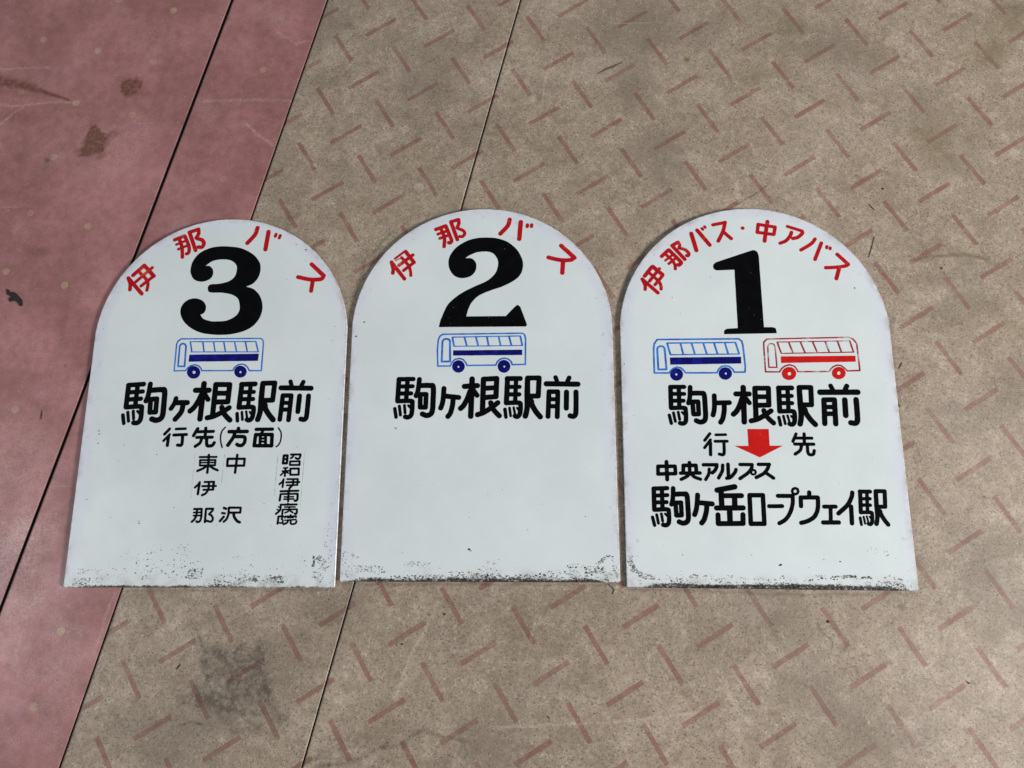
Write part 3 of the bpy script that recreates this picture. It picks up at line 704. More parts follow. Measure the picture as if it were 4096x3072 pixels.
def paint_mesh(name, layer, mat, parent, z):
    """one flat coat of paint: the union of all strokes of a line, outlined by marching squares"""
    items = parse(layer)
    allp = np.concatenate([np.array(it[2]) for it in items])
    wmax = max(it[1] for it in items)
    x0, y0 = allp.min(0) - wmax / 2 - 0.004
    x1, y1 = allp.max(0) + wmax / 2 + 0.004
    nx = int((x1 - x0) / RES) + 2; ny = int((y1 - y0) / RES) + 2
    X, Y = np.meshgrid(x0 + np.arange(nx) * RES, y0 + np.arange(ny) * RES)
    G = np.full((ny, nx), 1.0)
    for fl, w, pts, stars in items:
        if fl in 'slc':
            P = catmull(pts) if fl == 's' else np.array(pts)
            if fl == 'c': P = np.r_[P, P[:1]]
            field_segments(G, X, Y, P, w, x0, y0)
        else:
            P = np.array(pts) if fl == 'P' else catmull(pts, True, stars)
            F = poly_field(X, Y, P)
            G = np.maximum(G, -F) if fl == 'H' else np.minimum(G, F)
    # a hand-painted edge is never perfectly even
    rs = np.random.RandomState(len(layer))
    for f in (260.0, 700.0):
        k1, k2 = rs.normal(size=2) * f, rs.normal(size=2) * f
        G += 0.00007 * np.sin(X * k1[0] + Y * k1[1]) * np.sin(X * k2[0] + Y * k2[1] + 1)
    I = G < 0
    verts = []; faces = []; idx = {}
    def vid(key, x, y):
        if key not in idx:
            idx[key] = len(verts); verts.append((x, y, z))
        return idx[key]
    cnt = I[:-1, :-1].astype(int) + I[1:, :-1] + I[:-1, 1:] + I[1:, 1:]
    for j in range(ny - 1):
        row = cnt[j]
        if not row.any(): continue
        full = np.r_[0, (row == 4).astype(int), 0]
        ed = np.diff(full)
        for s, e in zip(np.where(ed == 1)[0], np.where(ed == -1)[0]):
            faces.append((vid((s, j), X[j, s], Y[j, s]), vid((e, j), X[j, e], Y[j, e]),
                          vid((e, j + 1), X[j + 1, e], Y[j + 1, e]), vid((s, j + 1), X[j + 1, s], Y[j + 1, s])))
        for i in np.where((row > 0) & (row < 4))[0]:
            ring = [(i, j), (i + 1, j), (i + 1, j + 1), (i, j + 1)]
            f = []
            for q in range(4):
                a, b = ring[q], ring[(q + 1) % 4]
                ga, gb = G[a[1], a[0]], G[b[1], b[0]]
                if ga < 0: f.append(vid(a, X[a[1], a[0]], Y[a[1], a[0]]))
                if (ga < 0) != (gb < 0):
                    tt = ga / (ga - gb)
                    xa, ya = X[a[1], a[0]], Y[a[1], a[0]]
                    xb, yb = X[b[1], b[0]], Y[b[1], b[0]]
                    f.append(vid((min(a, b), max(a, b)), xa + (xb - xa) * tt, ya + (yb - ya) * tt))
            if len(f) >= 3: faces.append(tuple(f))
    return obj(name, verts, faces, mat, parent)

# ------------------------------------------------------------------ sign materials
def paint(name, color, worn=None, chip=0.0, wear=0.0, rough=0.32, tone=0.0, spec=0.06):
    t = NT(name)
    co = t.coord()
    n1 = t.noise(co, 55, 4, 0.65)
    col = t.mix(t.step(n1, 0.3, 0.7), t.mix(1.0, color, (1 - tone,) * 3, 'MULTIPLY'), t.mix(1.0, color, (1 + tone,) * 3, 'MULTIPLY'))
    if wear:
        m = t.step(t.noise(t.mapping(co, (2.3, 7.1, 0)), 48, 3, 0.6), 1.0 - wear - 0.07, 1.0 - wear + 0.07)
        col = t.mix(m, col, worn)
    if chip:
        s = t.noise(t.mapping(co, (1.3, 4.4, 0), (0, 0, 0.6), (120, 430, 1)), 1.0, 2, 0.6)
        zone = t.step(t.noise(co, 22, 2, 0.5), 0.44, 0.58)
        col = t.mix(t.mul(t.step(s, 0.80 - chip, 0.83 - chip), zone), col, (0.60, 0.64, 0.62))
    return t.finish(col, rough, spec)

BLACK = paint('black_paint', (0.0022, 0.0022, 0.0025), chip=0.02, rough=0.30, tone=0.3)
BLACK_CHIPPED = paint('black_paint_chipped', (0.0022, 0.0022, 0.0025), chip=0.085, rough=0.30, tone=0.3)
RED = paint('red_paint', (0.40, 0.008, 0.012), worn=(0.56, 0.075, 0.03), wear=0.36, chip=0.02, rough=0.28, tone=0.12)
RED_WORN = paint('red_paint_worn', (0.30, 0.012, 0.018), worn=(0.42, 0.38, 0.33), wear=0.42, rough=0.4, tone=0.2)
RED_BRIGHT = paint('red_paint_fresh', (0.50, 0.012, 0.010), worn=(0.58, 0.06, 0.03), wear=0.33, rough=0.28, tone=0.1)
BLUE = paint('blue_paint', (0.018, 0.115, 0.46), worn=(0.035, 0.19, 0.58), wear=0.5, rough=0.33, tone=0.1)
NAVY = paint('navy_paint', (0.0048, 0.006, 0.115), worn=(0.008, 0.012, 0.20), wear=0.40, rough=0.3, tone=0.15)
GRIT = paint('grime_dark', (0.016, 0.013, 0.011), worn=(0.06, 0.048, 0.038), wear=0.5, rough=0.8)
GRIT_PALE = paint('grime_grey', (0.13, 0.125, 0.115), worn=(0.30, 0.29, 0.26), wear=0.5, rough=0.8)
GREY = paint('pencil_line', (0.16, 0.17, 0.17), worn=(0.5, 0.53, 0.52), wear=0.5, rough=0.6)

HW, YC, RAD, SIDE, THICK = 0.2047, 0.3804, 0.2052, 0.3982, 0.0042

def panel_material(name, seed, specks, edge, low):
    """white enamel: a yellowed face inside a cooler rubbed margin, grime along the foot"""
    t = NT(name)
    co = t.coord()
    x, y, z = t.xyz(co)
    ax = t.math('ABSOLUTE', x)
    dx = t.sub(HW, ax)
    yy = t.mx(t.sub(y, YC), 0.0)
    arc = t.sub(RAD, t.math('SQRT', t.add(t.mul(x, x), t.mul(yy, yy))))
    side = t.mn(dx, arc)                        # distance to the sides and the arch
    so = t.mapping(co, (seed * 3.7, seed * 1.9, 0))
    soft = t.mul(t.sub(t.noise(so, 14, 3, 0.6), 0.5), 0.008)
    m = t.step(t.add(side, soft), 0.009, 0.024)
    foot = t.step(t.add(y, t.mul(soft, 1.6)), 0.026, 0.047)
    face = t.mix(t.step(t.noise(so, 5, 4, 0.6), 0.3, 0.7), (0.590, 0.636, 0.644), (0.648, 0.694, 0.700))
    margin = t.mix(t.step(t.noise(so, 9, 2, 0.5), 0.3, 0.7), (0.60, 0.625, 0.685), (0.635, 0.66, 0.70))
    col = t.mix(m, margin, face)
    col = t.mix(foot, t.mix(0.55, col, (0.63, 0.675, 0.69)), col)
    # rubbed grey dirt on the margin, in patches along the rim
    rub = t.mul(t.step(side, 0.001, 0.012, 1.0, 0.0), t.step(t.noise(so, 32, 5, 0.7), 0.44, 0.70))
    col = t.mix(t.mul(rub, 0.55), col, (0.33, 0.31, 0.30))
    rim = t.mul(t.step(side, 0.0, 0.0035, 1.0, 0.0), t.step(t.noise(so, 120, 3, 0.6), 0.40, 0.66))
    col = t.mix(t.mul(rim, 0.6), col, (0.30, 0.27, 0.24))
    blot = t.mul(t.step(t.noise(so, 85, 3, 0.6), 0.66, 0.74), t.step(side, 0.012, 0.034, 1.0, 0.0))
    col = t.mix(t.mul(blot, 0.40), col, (0.30, 0.31, 0.30))
    # tiny marks all over the face
    tiny = t.step(t.noise(so, 210, 1, 0.5), 0.775, 0.82)
    col = t.mix(t.mul(tiny, 0.5), col, (0.22, 0.22, 0.21))
    # speckled chips low on the sign, in clusters
    cl = t.noise(so, 13, 3, 0.6)
    dens = t.mul(t.step(y, 0.004, 0.055, 1.0, 0.0), t.step(cl, 0.36, 0.66, 0.25, 1.0))
    grain = t.noise(t.mapping(so, (0, 0, 0), (0, 0, 0.35), (1.0, 1.5, 1.0)), 185, 3, 0.62)
    lim = t.sub(0.86, t.mul(dens, specks))
    chips = t.step(t.sub(grain, lim), 0.0, 0.045)
    tone = t.noise(so, 70, 2, 0.5)
    col = t.mix(t.mul(chips, 0.88), col, t.mix(t.step(tone, 0.40, 0.60), (0.075, 0.072, 0.068), (0.30, 0.30, 0.28)))
    # ochre-grey film between the chips
    film = t.mul(t.mul(t.step(y, 0.002, 0.026, 1.0, 0.0), t.step(t.noise(so, 40, 4, 0.65), 0.44, 0.66)), 0.55)
    col = t.mix(film, col, (0.36, 0.335, 0.29))
    # black grime line along the bottom edge
    inx = t.step(t.math('ABSOLUTE', t.add(x, t.mul(t.sub(t.noise(so, 7, 1, 0.5), 0.5), 0.04))), 0.150, 0.190, 1.0, 0.0)
    h = t.mul(t.step(t.noise(t.mapping(so, (0, 0, 0), (0, 0, 0), (1, 0.2, 1)), 11, 3, 0.6), 0.30, 0.66, low, 1.0), edge)
    h = t.mul(h, t.add(t.mul(inx, 0.85), 0.15))
    ragged = t.mul(t.sub(t.noise(so, 230, 3, 0.7), 0.5), 0.0085)
    g = t.step(t.sub(h, t.add(y, ragged)), -0.0012, 0.0016)
    col = t.mix(t.mul(g, 0.96), col, t.mix(t.step(t.noise(so, 90, 3, 0.6), 0.45, 0.75), (0.010, 0.008, 0.007), (0.075, 0.055, 0.042)))
    rough = t.mx(t.step(t.noise(so, 20, 3, 0.6), 0.3, 0.7, 0.22, 0.34), t.mul(chips, 0.7))
    return t.finish(col, rough, 0.45)

def outline(n=64, d=0.0):
    """sign outline, counter-clockwise from the bottom left corner, inset by d"""
    hw = HW - d; r = RAD - d; rc = 0.0015
    pts = [(-hw + rc, d), (hw - rc, d), (hw, d + rc), (hw, SIDE)]
    a0 = math.asin((SIDE + 0.0006 - YC) / RAD)
    for k in range(n + 1):
        a = a0 + (math.pi - 2 * a0) * k / n
        pts.append((r * math.cos(a), YC + r * math.sin(a)))
    pts += [(-hw, SIDE), (-hw, d + rc)]
    return pts

def make_panel(mat, parent):
    rings = [(outline(d=0.0006), 0.0004), (outline(d=0.0), 0.0008), (outline(d=0.0), THICK - 0.0005), (outline(d=0.00055), THICK)]
    verts = []; faces = []
    n = len(rings[0][0])
    for pts, z in rings: verts += [(px, py, z) for px, py in pts]
    for k in range(len(rings) - 1):
        for i in range(n):
            j = (i + 1) % n
            faces.append((k * n + i, k * n + j, (k + 1) * n + j, (k + 1) * n + i))
    faces.append(tuple(range(n))[::-1])
    faces.append(tuple(3 * n + i for i in range(n)))
    return obj('panel', verts, faces, mat, parent)

DATA = {
 3: {
  'station': ['l 82.6 -1399,3067 -1400,2717;l 79 -1402,3068 -1157,3081;l 72.4 -1392,2950 -1159,2963;l 74.5 -1395,2836 -1176,2847;l 77 -1252,3072 -1254,2724;s 79.4 -1396,2714 -1173,2725 -1145,2680 -1145,2530 -1171,2477 -1215,2462 -1250,2469;l 60.7 -1436,2591 -1406,2459;l 52.9 -1362,2634 -1334,2493;l 51.4 -1276,2650 -1257,2531;l 45.2 -1208,2650 -1162,2605;s 82.5 -1049,3080 -1056,2973 -1067,2881 -1090,2811;s 89.7 -1044,2979 -866,2988 -807,2966 -797,2757 -798,2591 -828,2526 -896,2503 -964,2523;c 81.1 -1018,2838 -919,2843 -916,2633 -1008,2629',
   'l 87.7 -310,2972 -94,2969;s 90.3 -184,3076 -188,2903 -197,2517;s 87.2 -214,2892 -257,2787 -314,2693 -367,2644;l 79.9 -155,2901 -97,2822;l 87.1 7,3059 -3,2578;c 85.1 6,3060 229,3056 221,2782 0,2780;l 82.9 39,2920 195,2918;s 84.3 -84,2533 15,2556 137,2616 250,2688;s 84.2 134,2696 159,2619 221,2546 278,2493',
   'l 83.3 423,3058 405,2691;l 82.2 418,3057 634,3061;l 68.8 422,2931 622,2934;l 70.8 420,2819 617,2821;l 70.9 565,3050 548,2701;s 76 407,2690 606,2695 640,2661 632,2548 606,2499 572,2488 547,2498;l 57.4 383,2594 399,2479;l 44.5 458,2616 476,2498;l 40.2 525,2625 547,2524;l 35.9 582,2619 613,2576;s 87.7 757,3067 747,2831 748,2655 737,2571 716,2499;c 82.4 757,3070 946,3072 930,2800 755,2796;s 87.4 816,2721 829,2663 892,2566 959,2492',
   'l 68 1194,3092 1214,3031;l 71.1 1398,3083 1373,3029;l 82.6 1050,2994 1526,2981;l 75.5 1064,2494 1088,2871 1221,2869 1201,2486;l 67.4 1095,2756 1200,2752;l 69.1 1092,2649 1195,2647;l 80 1352,2861 1340,2615;s 79 1494,2861 1490,2729 1482,2564 1471,2511 1441,2489 1394,2498',
   's 77.1 -611,2846 -626,2776 -675,2684;l 86 -613,2777 -425,2777;s 85.6 -487,2748 -508,2628 -592,2516'],
  'heading': ['l 48.2 -665,2365 -737,2282;l 42 -655,2278 -742,2180;l 51.9 -669,2243 -675,2108;l 44.1 -562,2362 -414,2366;l 50 -589,2268 -388,2275;s 51.8 -448,2249 -444,2152 -458,2110 -514,2111',
   'l 55 -219,2363 -275,2257;l 51.9 -91,2370 -91,2220;l 51.9 -220,2316 32,2319;l 51.8 -223,2228 22,2229;s 51.7 -140,2212 -165,2140 -233,2089;s 53.6 -61,2213 -57,2130 -36,2095 33,2102 61,2143',
   's 23.9 216,2381 167,2320 153,2228 168,2137 193,2069',
   'l 61.7 424,2360 428,2328;l 59.7 283,2312 565,2313;s 59.6 372,2298 355,2226 279,2103;s 57.4 388,2235 511,2232 539,2207 535,2143 499,2100 448,2100 420,2116',
   'l 55.6 704,2344 959,2344;l 49.6 810,2320 784,2271;c 59.3 703,2262 960,2262 963,2089 692,2092;l 47.5 777,2254 780,2101;l 47.4 859,2253 867,2100;l 35.6 780,2202 869,2201;l 35.6 779,2154 867,2154',
   's 23.7 1053,2362 1099,2283 1100,2174 1072,2102 1036,2073'],
  'east': ['s 40.7 -6,1954 -3,1817 -7,1686;l 34.5 -146,1924 116,1924;c 32.9 -137,1876 105,1877 104,1796 -131,1794;l 25 -120,1837 99,1839;s 39 -31,1784 -77,1750 -163,1713;s 39 30,1784 83,1749 151,1720',
   's 37.2 -111,1542 -135,1502 -177,1463;l 40.2 -112,1521 -124,1363;l 34.1 -34,1544 111,1546;l 40.2 108,1541 106,1432;l 35.6 -65,1481 145,1483;l 32.4 -42,1426 110,1427;s 37.1 33,1536 31,1434 -6,1371 -56,1346',
   'l 35.3 -159,1140 -43,1140;s 35.1 -43,1138 -39,1024 -55,961 -94,948 -108,958;l 27.6 -160,1087 -42,1089;l 27.5 -160,1042 -45,1044;s 36.7 -113,1131 -117,1045 -144,983 -178,951;l 36.7 24,1138 23,946;l 35.2 27,1141 133,1142;s 33.6 131,1139 125,1113 80,1068;s 35.1 81,1058 113,1044 141,995 118,952 48,964'],
  'middle': ['s 40.5 439,1952 435,1849 426,1683;c 39 295,1893 559,1892 557,1789 295,1786',
   'l 39.8 298,1153 332,1141;l 35.1 277,1078 320,1072;l 38.1 306,1023 254,959;c 35.1 377,1157 556,1156 555,1084 376,1082;s 36.6 375,1153 374,1056 351,987 313,951;s 42.6 453,1070 471,1014 518,959 558,941'],
  'hospital': ['c 39.2 1166,1937 1223,1937 1219,1818 1159,1819;l 31.4 1171,1883 1215,1882;l 33 1276,1951 1422,1952;s 34.5 1422,1948 1420,1927 1404,1889 1376,1884 1352,1899;s 31.4 1317,1939 1305,1917 1277,1896;c 32.8 1268,1846 1416,1847 1416,1792 1268,1792',
   'l 28.1 1175,1746 1233,1750;l 29.6 1159,1699 1257,1704;l 34.3 1204,1738 1201,1627;l 28.1 1187,1688 1136,1639;l 28 1220,1687 1251,1669;c 34.3 1280,1736 1410,1737 1412,1645 1284,1643',
   's 31.1 1187,1578 1167,1540 1126,1503;l 32.6 1183,1559 1177,1461;l 31.1 1243,1578 1404,1579;l 32.6 1230,1531 1429,1534;l 29.4 1242,1486 1400,1490;l 32.5 1404,1575 1402,1492;s 34.1 1334,1574 1332,1496 1281,1438',
   'l 34 1151,1397 1422,1403;l 34 1285,1419 1267,1352;l 35.5 1154,1351 1146,1260;l 30.9 1157,1355 1414,1359;s 36.9 1414,1353 1417,1287 1404,1259 1378,1255;l 24.7 1214,1312 1354,1315;l 27.7 1211,1278 1356,1283;l 35.4 1276,1340 1276,1251',
   'l 30.7 1275,1213 1276,1195;l 32.2 1164,1197 1411,1200;s 32.2 1168,1193 1160,1115 1103,1062;l 23 1133,1167 1157,1156;l 23 1115,1126 1146,1113;l 26.1 1231,1162 1386,1163;l 32.2 1202,1118 1198,1054;l 27.6 1204,1125 1417,1129;s 33.6 1418,1123 1419,1083 1409,1062 1389,1064;s 27.6 1302,1153 1286,1100 1241,1078;l 29.1 1304,1113 1356,1082',
   'l 35.1 1144,1021 1137,919;l 30.6 1146,1023 1212,1027;l 29 1212,1021 1193,990;s 29 1195,984 1216,963 1208,930 1169,929;l 27.5 1327,1043 1327,1028;l 29 1245,1022 1410,1027;l 27.5 1243,1017 1242,1004;l 27.5 1413,1021 1411,1009;l 21.4 1282,1003 1373,1006;l 24.4 1246,967 1413,977;s 32 1300,967 1276,929 1227,909;s 30.4 1337,965 1336,925 1355,911 1408,919 1422,952'],
  'guide': ['l 6.3 -227,1972 -226,1886;l 3.9 -227,1888 -226,1300',
   'l 5.5 237,1957 238,1903;l 3.1 237,1906 226,1491',
   'l 9.1 -235,903 -234,901',
   'l 9.1 204,902 205,900',
   'l 6.1 685,1133 687,1113',
   'l 6.3 633,1955 633,1951',
   'l 7.1 1074,1956 1071,1848;l 3.9 1070,1849 1057,1318',
   'l 7.8 1483,1964 1480,1788;l 4.6 1479,1789 1469,1192',
   'l 9.1 1042,887 1043,885',
   'l 9.1 1458,873 1459,871'],
  'operator': ['l 65 -1611,4858 -1355,4582;s 65.1 -1603,4843 -1565,4753 -1561,4658;l 66.4 -1537,4904 -1369,5071;l 66.3 -1367,5070 -1186,4883;l 54.7 -1478,4790 -1229,5030;l 57.2 -1380,4718 -1185,4886;s 55.4 -1448,4968 -1303,4823 -1270,4739 -1276,4643',
   'l 64.5 -901,5509 -748,5574;s 60.5 -734,5569 -656,5404 -639,5311 -655,5268 -678,5261;l 44.7 -865,5425 -705,5492;l 49 -824,5343 -666,5408;s 60.6 -824,5519 -767,5382 -741,5202;l 66.9 -664,5634 -532,5316;l 66.4 -664,5638 -518,5688;s 64.5 -515,5679 -509,5605 -541,5536;s 65.9 -523,5523 -437,5493 -402,5433 -430,5372 -491,5374',
   's 71.5 475,5689 443,5570 326,5425;l 73.3 665,5615 635,5308;l 51.8 794,5567 783,5531;l 51.8 865,5544 851,5501',
   'l 69.7 1416,5033 1626,4832;s 69.5 1625,4829 1583,4776 1410,4772 1209,4817;l 67.1 1453,4771 1434,4578'],
  'number': 'N 0 -4,5374 225,5338 429,5231 547,5096 579,4974 556,4833 477,4724 365,4672* 495,4624 600,4512 652,4372 650,4215 576,4059 432,3945 208,3880 -39,3869 -311,3908 -512,4009 -630,4129 -682,4258 -664,4377 -576,4465 -452,4488 -342,4450 -276,4370 -269,4290 -302,4232 -348,4209* -294,4143 -175,4101 -59,4094 94,4107 222,4173 282,4261 279,4379 236,4479 134,4541 -23,4574 -199,4581 -249,4598 -266,4645 -263,4689 -221,4722 -95,4730 58,4763 149,4831 184,4921 182,5023 127,5095 36,5138 -92,5147 -227,5123 -338,5044* -269,5036 -215,4980 -203,4899 -230,4829 -304,4784 -410,4772 -512,4814 -570,4907 -584,4998 -561,5120 -475,5251 -325,5340 -171,5374',
  'blue_body': 'c 22.2 -686,3289 -690,3733 -669,3777 -624,3812 661,3799 696,3782 713,3748 718,3703 716,3273 523,3276 493,3331 446,3372 395,3385 330,3370 283,3334 258,3280 -237,3286 -263,3331 -303,3368 -363,3384 -427,3370 -475,3330 -503,3290',
  'blue_door': 'c 28.2 -631,3362 -525,3360 -533,3693 -553,3723 -584,3733 -616,3726 -636,3695',
  'blue_windows': 'l 18.3 -474,3763 594,3750;l 16.5 -444,3594 651,3579;l 24.1 -470,3762 -431,3598;l 24.1 -266,3755 -233,3600;l 24 -91,3752 -53,3597;l 24 75,3750 113,3595;l 24 250,3747 294,3594;l 24 425,3744 465,3593;l 23.9 594,3745 643,3583',
  'blue_stripe': 'P 0 -465,3551 657,3549 652,3432 -469,3434',
  'blue_wheel': ['N 0 -261,3260 -263,3233 -271,3209 -286,3188 -307,3172 -332,3162 -360,3159 -388,3163 -415,3173 -439,3190 -458,3211 -471,3236 -477,3263 -476,3289 -468,3314 -453,3335 -432,3351 -407,3361 -379,3364 -351,3360 -324,3349 -300,3333 -281,3311 -268,3286;H 0 -338,3261 -340,3249 -348,3240 -360,3237 -372,3240 -382,3249 -386,3261 -384,3274 -376,3282 -364,3285 -352,3282 -342,3273',
   'N 0 483,3261 481,3236 473,3213 459,3193 439,3178 416,3169 390,3166 364,3169 339,3179 317,3195 300,3215 288,3238 283,3263 284,3288 292,3311 306,3331 326,3346 349,3356 375,3358 401,3355 426,3345 448,3329 466,3309 477,3286;H 0 401,3254 399,3245 393,3239 385,3236 376,3239 369,3245 366,3254 368,3263 373,3269 382,3271 391,3269 398,3262'],
 },
 2: {
  'station': ['l 77.6 -1270,3024 -1282,2685;l 74.2 -1273,3026 -1048,3027;l 68 -1267,2911 -1054,2913;l 70 -1274,2800 -1074,2801;l 72.3 -1135,3023 -1149,2684;s 74.6 -1279,2681 -1075,2682 -1050,2637 -1056,2491 -1081,2441 -1122,2429 -1154,2436;l 57 -1320,2564 -1296,2434;l 49.7 -1250,2602 -1229,2464;l 48.3 -1172,2613 -1158,2498;l 42.4 -1109,2611 -1069,2565;s 77.5 -950,3022 -959,2918 -972,2829 -996,2762;s 84.2 -949,2923 -786,2923 -733,2900 -730,2697 -737,2535 -766,2473 -829,2454 -890,2477;c 76.2 -930,2785 -839,2785 -843,2581 -927,2581',
   's 79.6 -565,2874 -574,2720 -587,2634 -609,2568;l 81.1 -563,2756 -335,2731;s 80.6 -420,2702 -427,2612 -457,2493 -496,2436',
   'l 85.5 -247,2903 -48,2914;s 88 -130,3019 -134,2840 -145,2439;s 84.9 -159,2826 -199,2715 -252,2614 -301,2560;l 78 -105,2839 -51,2761;l 85 46,3013 34,2513;c 83.1 45,3015 251,3024 241,2739 38,2724;l 80.9 75,2871 219,2879;s 82.3 -41,2461 50,2492 163,2562 268,2644;s 82.2 160,2644 184,2566 240,2494 292,2442',
   'l 81.8 418,3022 400,2640;l 80.8 413,3020 614,3020;l 67.7 417,2890 603,2889;l 69.6 414,2772 598,2771;l 69.7 551,3011 534,2647;s 74.7 402,2639 588,2640 618,2604 611,2487 586,2436 555,2425 532,2437;l 56.3 379,2540 394,2420;l 43.7 449,2561 466,2438;l 39.4 512,2568 532,2463;l 35.2 565,2562 593,2516;s 86.2 729,3024 719,2779 720,2596 709,2508 689,2434;c 81 729,3027 905,3026 889,2743 727,2742;s 85.8 783,2663 795,2602 853,2500 916,2422',
   'l 68.8 1158,3033 1179,2972;l 72 1366,3025 1341,2971;l 83.6 1014,2933 1497,2922;l 76.5 1035,2427 1054,2809 1189,2808 1175,2420;l 68.2 1063,2692 1170,2689;l 69.9 1061,2584 1166,2582;l 81 1322,2800 1314,2551;s 80 1467,2801 1465,2668 1459,2501 1448,2447 1418,2424 1370,2433'],
  'operator': ['l 62.7 -1458,4960 -1239,4673;s 62 -1452,4940 -1427,4844 -1431,4774;l 38.6 -1405,5018 -1247,5144;l 17.8 -1394,4983 -1294,5038;l 63 -1235,5139 -1093,4950;l 57.8 -1333,4905 -1115,5077;l 55.3 -1256,4815 -1089,4951;s 51.6 -1297,5035 -1179,4897 -1145,4796 -1138,4728',
   'l 63.7 -749,5512 -596,5571;s 61.1 -590,5571 -512,5379 -490,5312 -510,5276 -536,5279;l 50.8 -715,5430 -572,5481;l 52.2 -682,5356 -536,5410;s 58.2 -666,5515 -608,5366 -610,5212;l 63.5 -505,5634 -397,5329;l 60.1 -508,5641 -383,5677;s 58.5 -382,5671 -378,5604 -405,5540;s 55.2 -393,5523 -308,5485 -278,5433 -313,5381 -358,5382',
   's 70.6 451,5661 418,5551 300,5417;l 74.9 631,5614 605,5321;l 56.8 739,5561 735,5532;l 54.5 807,5561 803,5531',
   'l 71.5 1278,5192 1486,4983;s 69.1 1482,4984 1420,4947 1258,4948 1072,4995;l 71 1304,4938 1288,4732'],
  'number': 'N 0 91,5356 265,5335 429,5266 571,5133 652,4969 662,4840 621,4713 510,4608 328,4516 147,4455 -34,4374 -143,4270 -202,4155 -235,4031* 389,4028* 529,4176* 577,4207 619,4175* 723,3883* 707,3852* -665,3860* -651,3943 -603,4077 -536,4223 -437,4327 -297,4430 -116,4523 65,4605 166,4678 236,4773 266,4901 246,4998 174,5086 62,5114 -81,5102 -203,5050 -264,5008* -162,5001 -100,4940 -83,4864 -108,4768 -189,4694 -320,4669 -433,4709 -506,4807 -535,4926 -511,5055 -410,5195 -248,5301 -84,5348',
  'blue_body': 'c 24.7 -669,3230 -681,3484 -670,3652 -646,3711 -604,3742 650,3744 686,3716 699,3650 694,3243 491,3240 473,3290 431,3330 368,3346 305,3331 256,3285 235,3236 -212,3235 -234,3283 -274,3330 -330,3348 -401,3335 -450,3285 -473,3230',
  'blue_door': 'c 31.2 -609,3301 -478,3302 -486,3635 -506,3659 -549,3668 -585,3656 -604,3629',
  'blue_windows': 'l 18.7 -451,3694 620,3700;l 17.1 -423,3545 654,3545;l 28.9 -448,3686 -422,3554;l 28.8 -257,3684 -222,3557;l 28.8 -76,3686 -43,3556;l 28.8 96,3685 120,3556;l 28.7 280,3688 308,3555;l 28.7 443,3687 477,3554;l 28.7 619,3689 647,3554',
  'blue_stripe': 'P 0 -433,3480 646,3479 648,3392 -434,3395',
  'blue_wheel': ['N 0 -247,3220 -250,3194 -260,3171 -275,3150 -295,3135 -319,3125 -345,3122 -370,3125 -394,3136 -415,3152 -431,3172 -441,3196 -445,3222 -442,3248 -433,3272 -417,3292 -397,3308 -373,3318 -348,3321 -322,3317 -298,3307 -277,3291 -261,3270 -251,3246;H 0 -330,3214 -332,3206 -338,3200 -346,3198 -354,3200 -359,3206 -362,3214 -360,3222 -354,3228 -346,3230 -338,3228 -333,3222',
   'N 0 461,3214 457,3188 448,3163 432,3142 412,3126 388,3116 363,3113 337,3116 314,3127 293,3143 278,3165 268,3190 264,3216 267,3243 277,3268 293,3289 313,3305 337,3315 362,3318 388,3314 412,3304 432,3287 448,3266 457,3241;H 0 384,3211 381,3204 376,3198 368,3196 360,3198 355,3204 353,3212 355,3220 360,3225 368,3227 376,3225 381,3219'],
 },
 1: {
  'station': ['l 72.4 -1308,2940 -1311,2620;l 69.2 -1310,2941 -1103,2942;l 63.5 -1302,2833 -1105,2834;l 65.3 -1306,2728 -1121,2729;l 67.5 -1183,2938 -1187,2620;s 69.6 -1308,2617 -1119,2618 -1095,2575 -1096,2438 -1119,2391 -1156,2379 -1186,2386;l 53.2 -1342,2506 -1317,2384;l 46.4 -1279,2542 -1256,2412;l 45.1 -1207,2553 -1191,2444;l 39.6 -1149,2551 -1110,2507;s 72.3 -1012,2937 -1018,2840 -1028,2756 -1048,2692;s 78.6 -1009,2844 -858,2844 -808,2822 -801,2631 -803,2479 -828,2421 -886,2402 -943,2424;c 71.2 -987,2714 -903,2714 -902,2522 -980,2522',
   's 75.2 -656,2806 -661,2659 -672,2576 -691,2510;l 76.6 -651,2694 -437,2699;s 76.2 -516,2661 -521,2576 -547,2459 -583,2400',
   'l 80.9 -331,2832 -135,2833;s 83.3 -216,2933 -221,2770 -233,2405;s 80.5 -245,2759 -285,2659 -337,2569 -386,2522;l 73.8 -191,2768 -139,2695;l 80.5 -43,2920 -56,2466;c 78.6 -44,2921 158,2921 148,2662 -52,2657;l 76.6 -15,2789 126,2790;s 77.9 -130,2421 -40,2446 70,2504 174,2574;s 77.9 68,2579 91,2508 146,2439 197,2390',
   'l 78.4 313,2926 302,2568;l 77.4 309,2924 505,2925;l 64.9 314,2802 496,2802;l 66.7 314,2692 493,2692;l 66.8 443,2916 432,2576;s 71.6 304,2567 485,2569 516,2535 511,2426 487,2378 457,2368 434,2378;l 54 283,2474 299,2362;l 41.9 351,2494 370,2379;l 37.8 412,2502 434,2403;l 33.8 465,2496 493,2453;s 82.7 617,2930 612,2700 615,2529 606,2447 588,2377;c 77.7 617,2933 789,2932 778,2667 620,2666;s 82.3 676,2592 689,2535 748,2440 810,2368',
   'l 71.7 1085,2956 1109,2898;l 75 1323,2953 1295,2901;l 87.1 920,2858 1474,2859;l 79.7 949,2382 967,2742 1122,2744 1109,2378;l 71.1 978,2632 1101,2632;l 72.9 977,2530 1098,2531;l 84.5 1274,2740 1267,2505;s 83.4 1440,2744 1439,2618 1434,2461 1423,2410 1388,2388 1333,2395'],
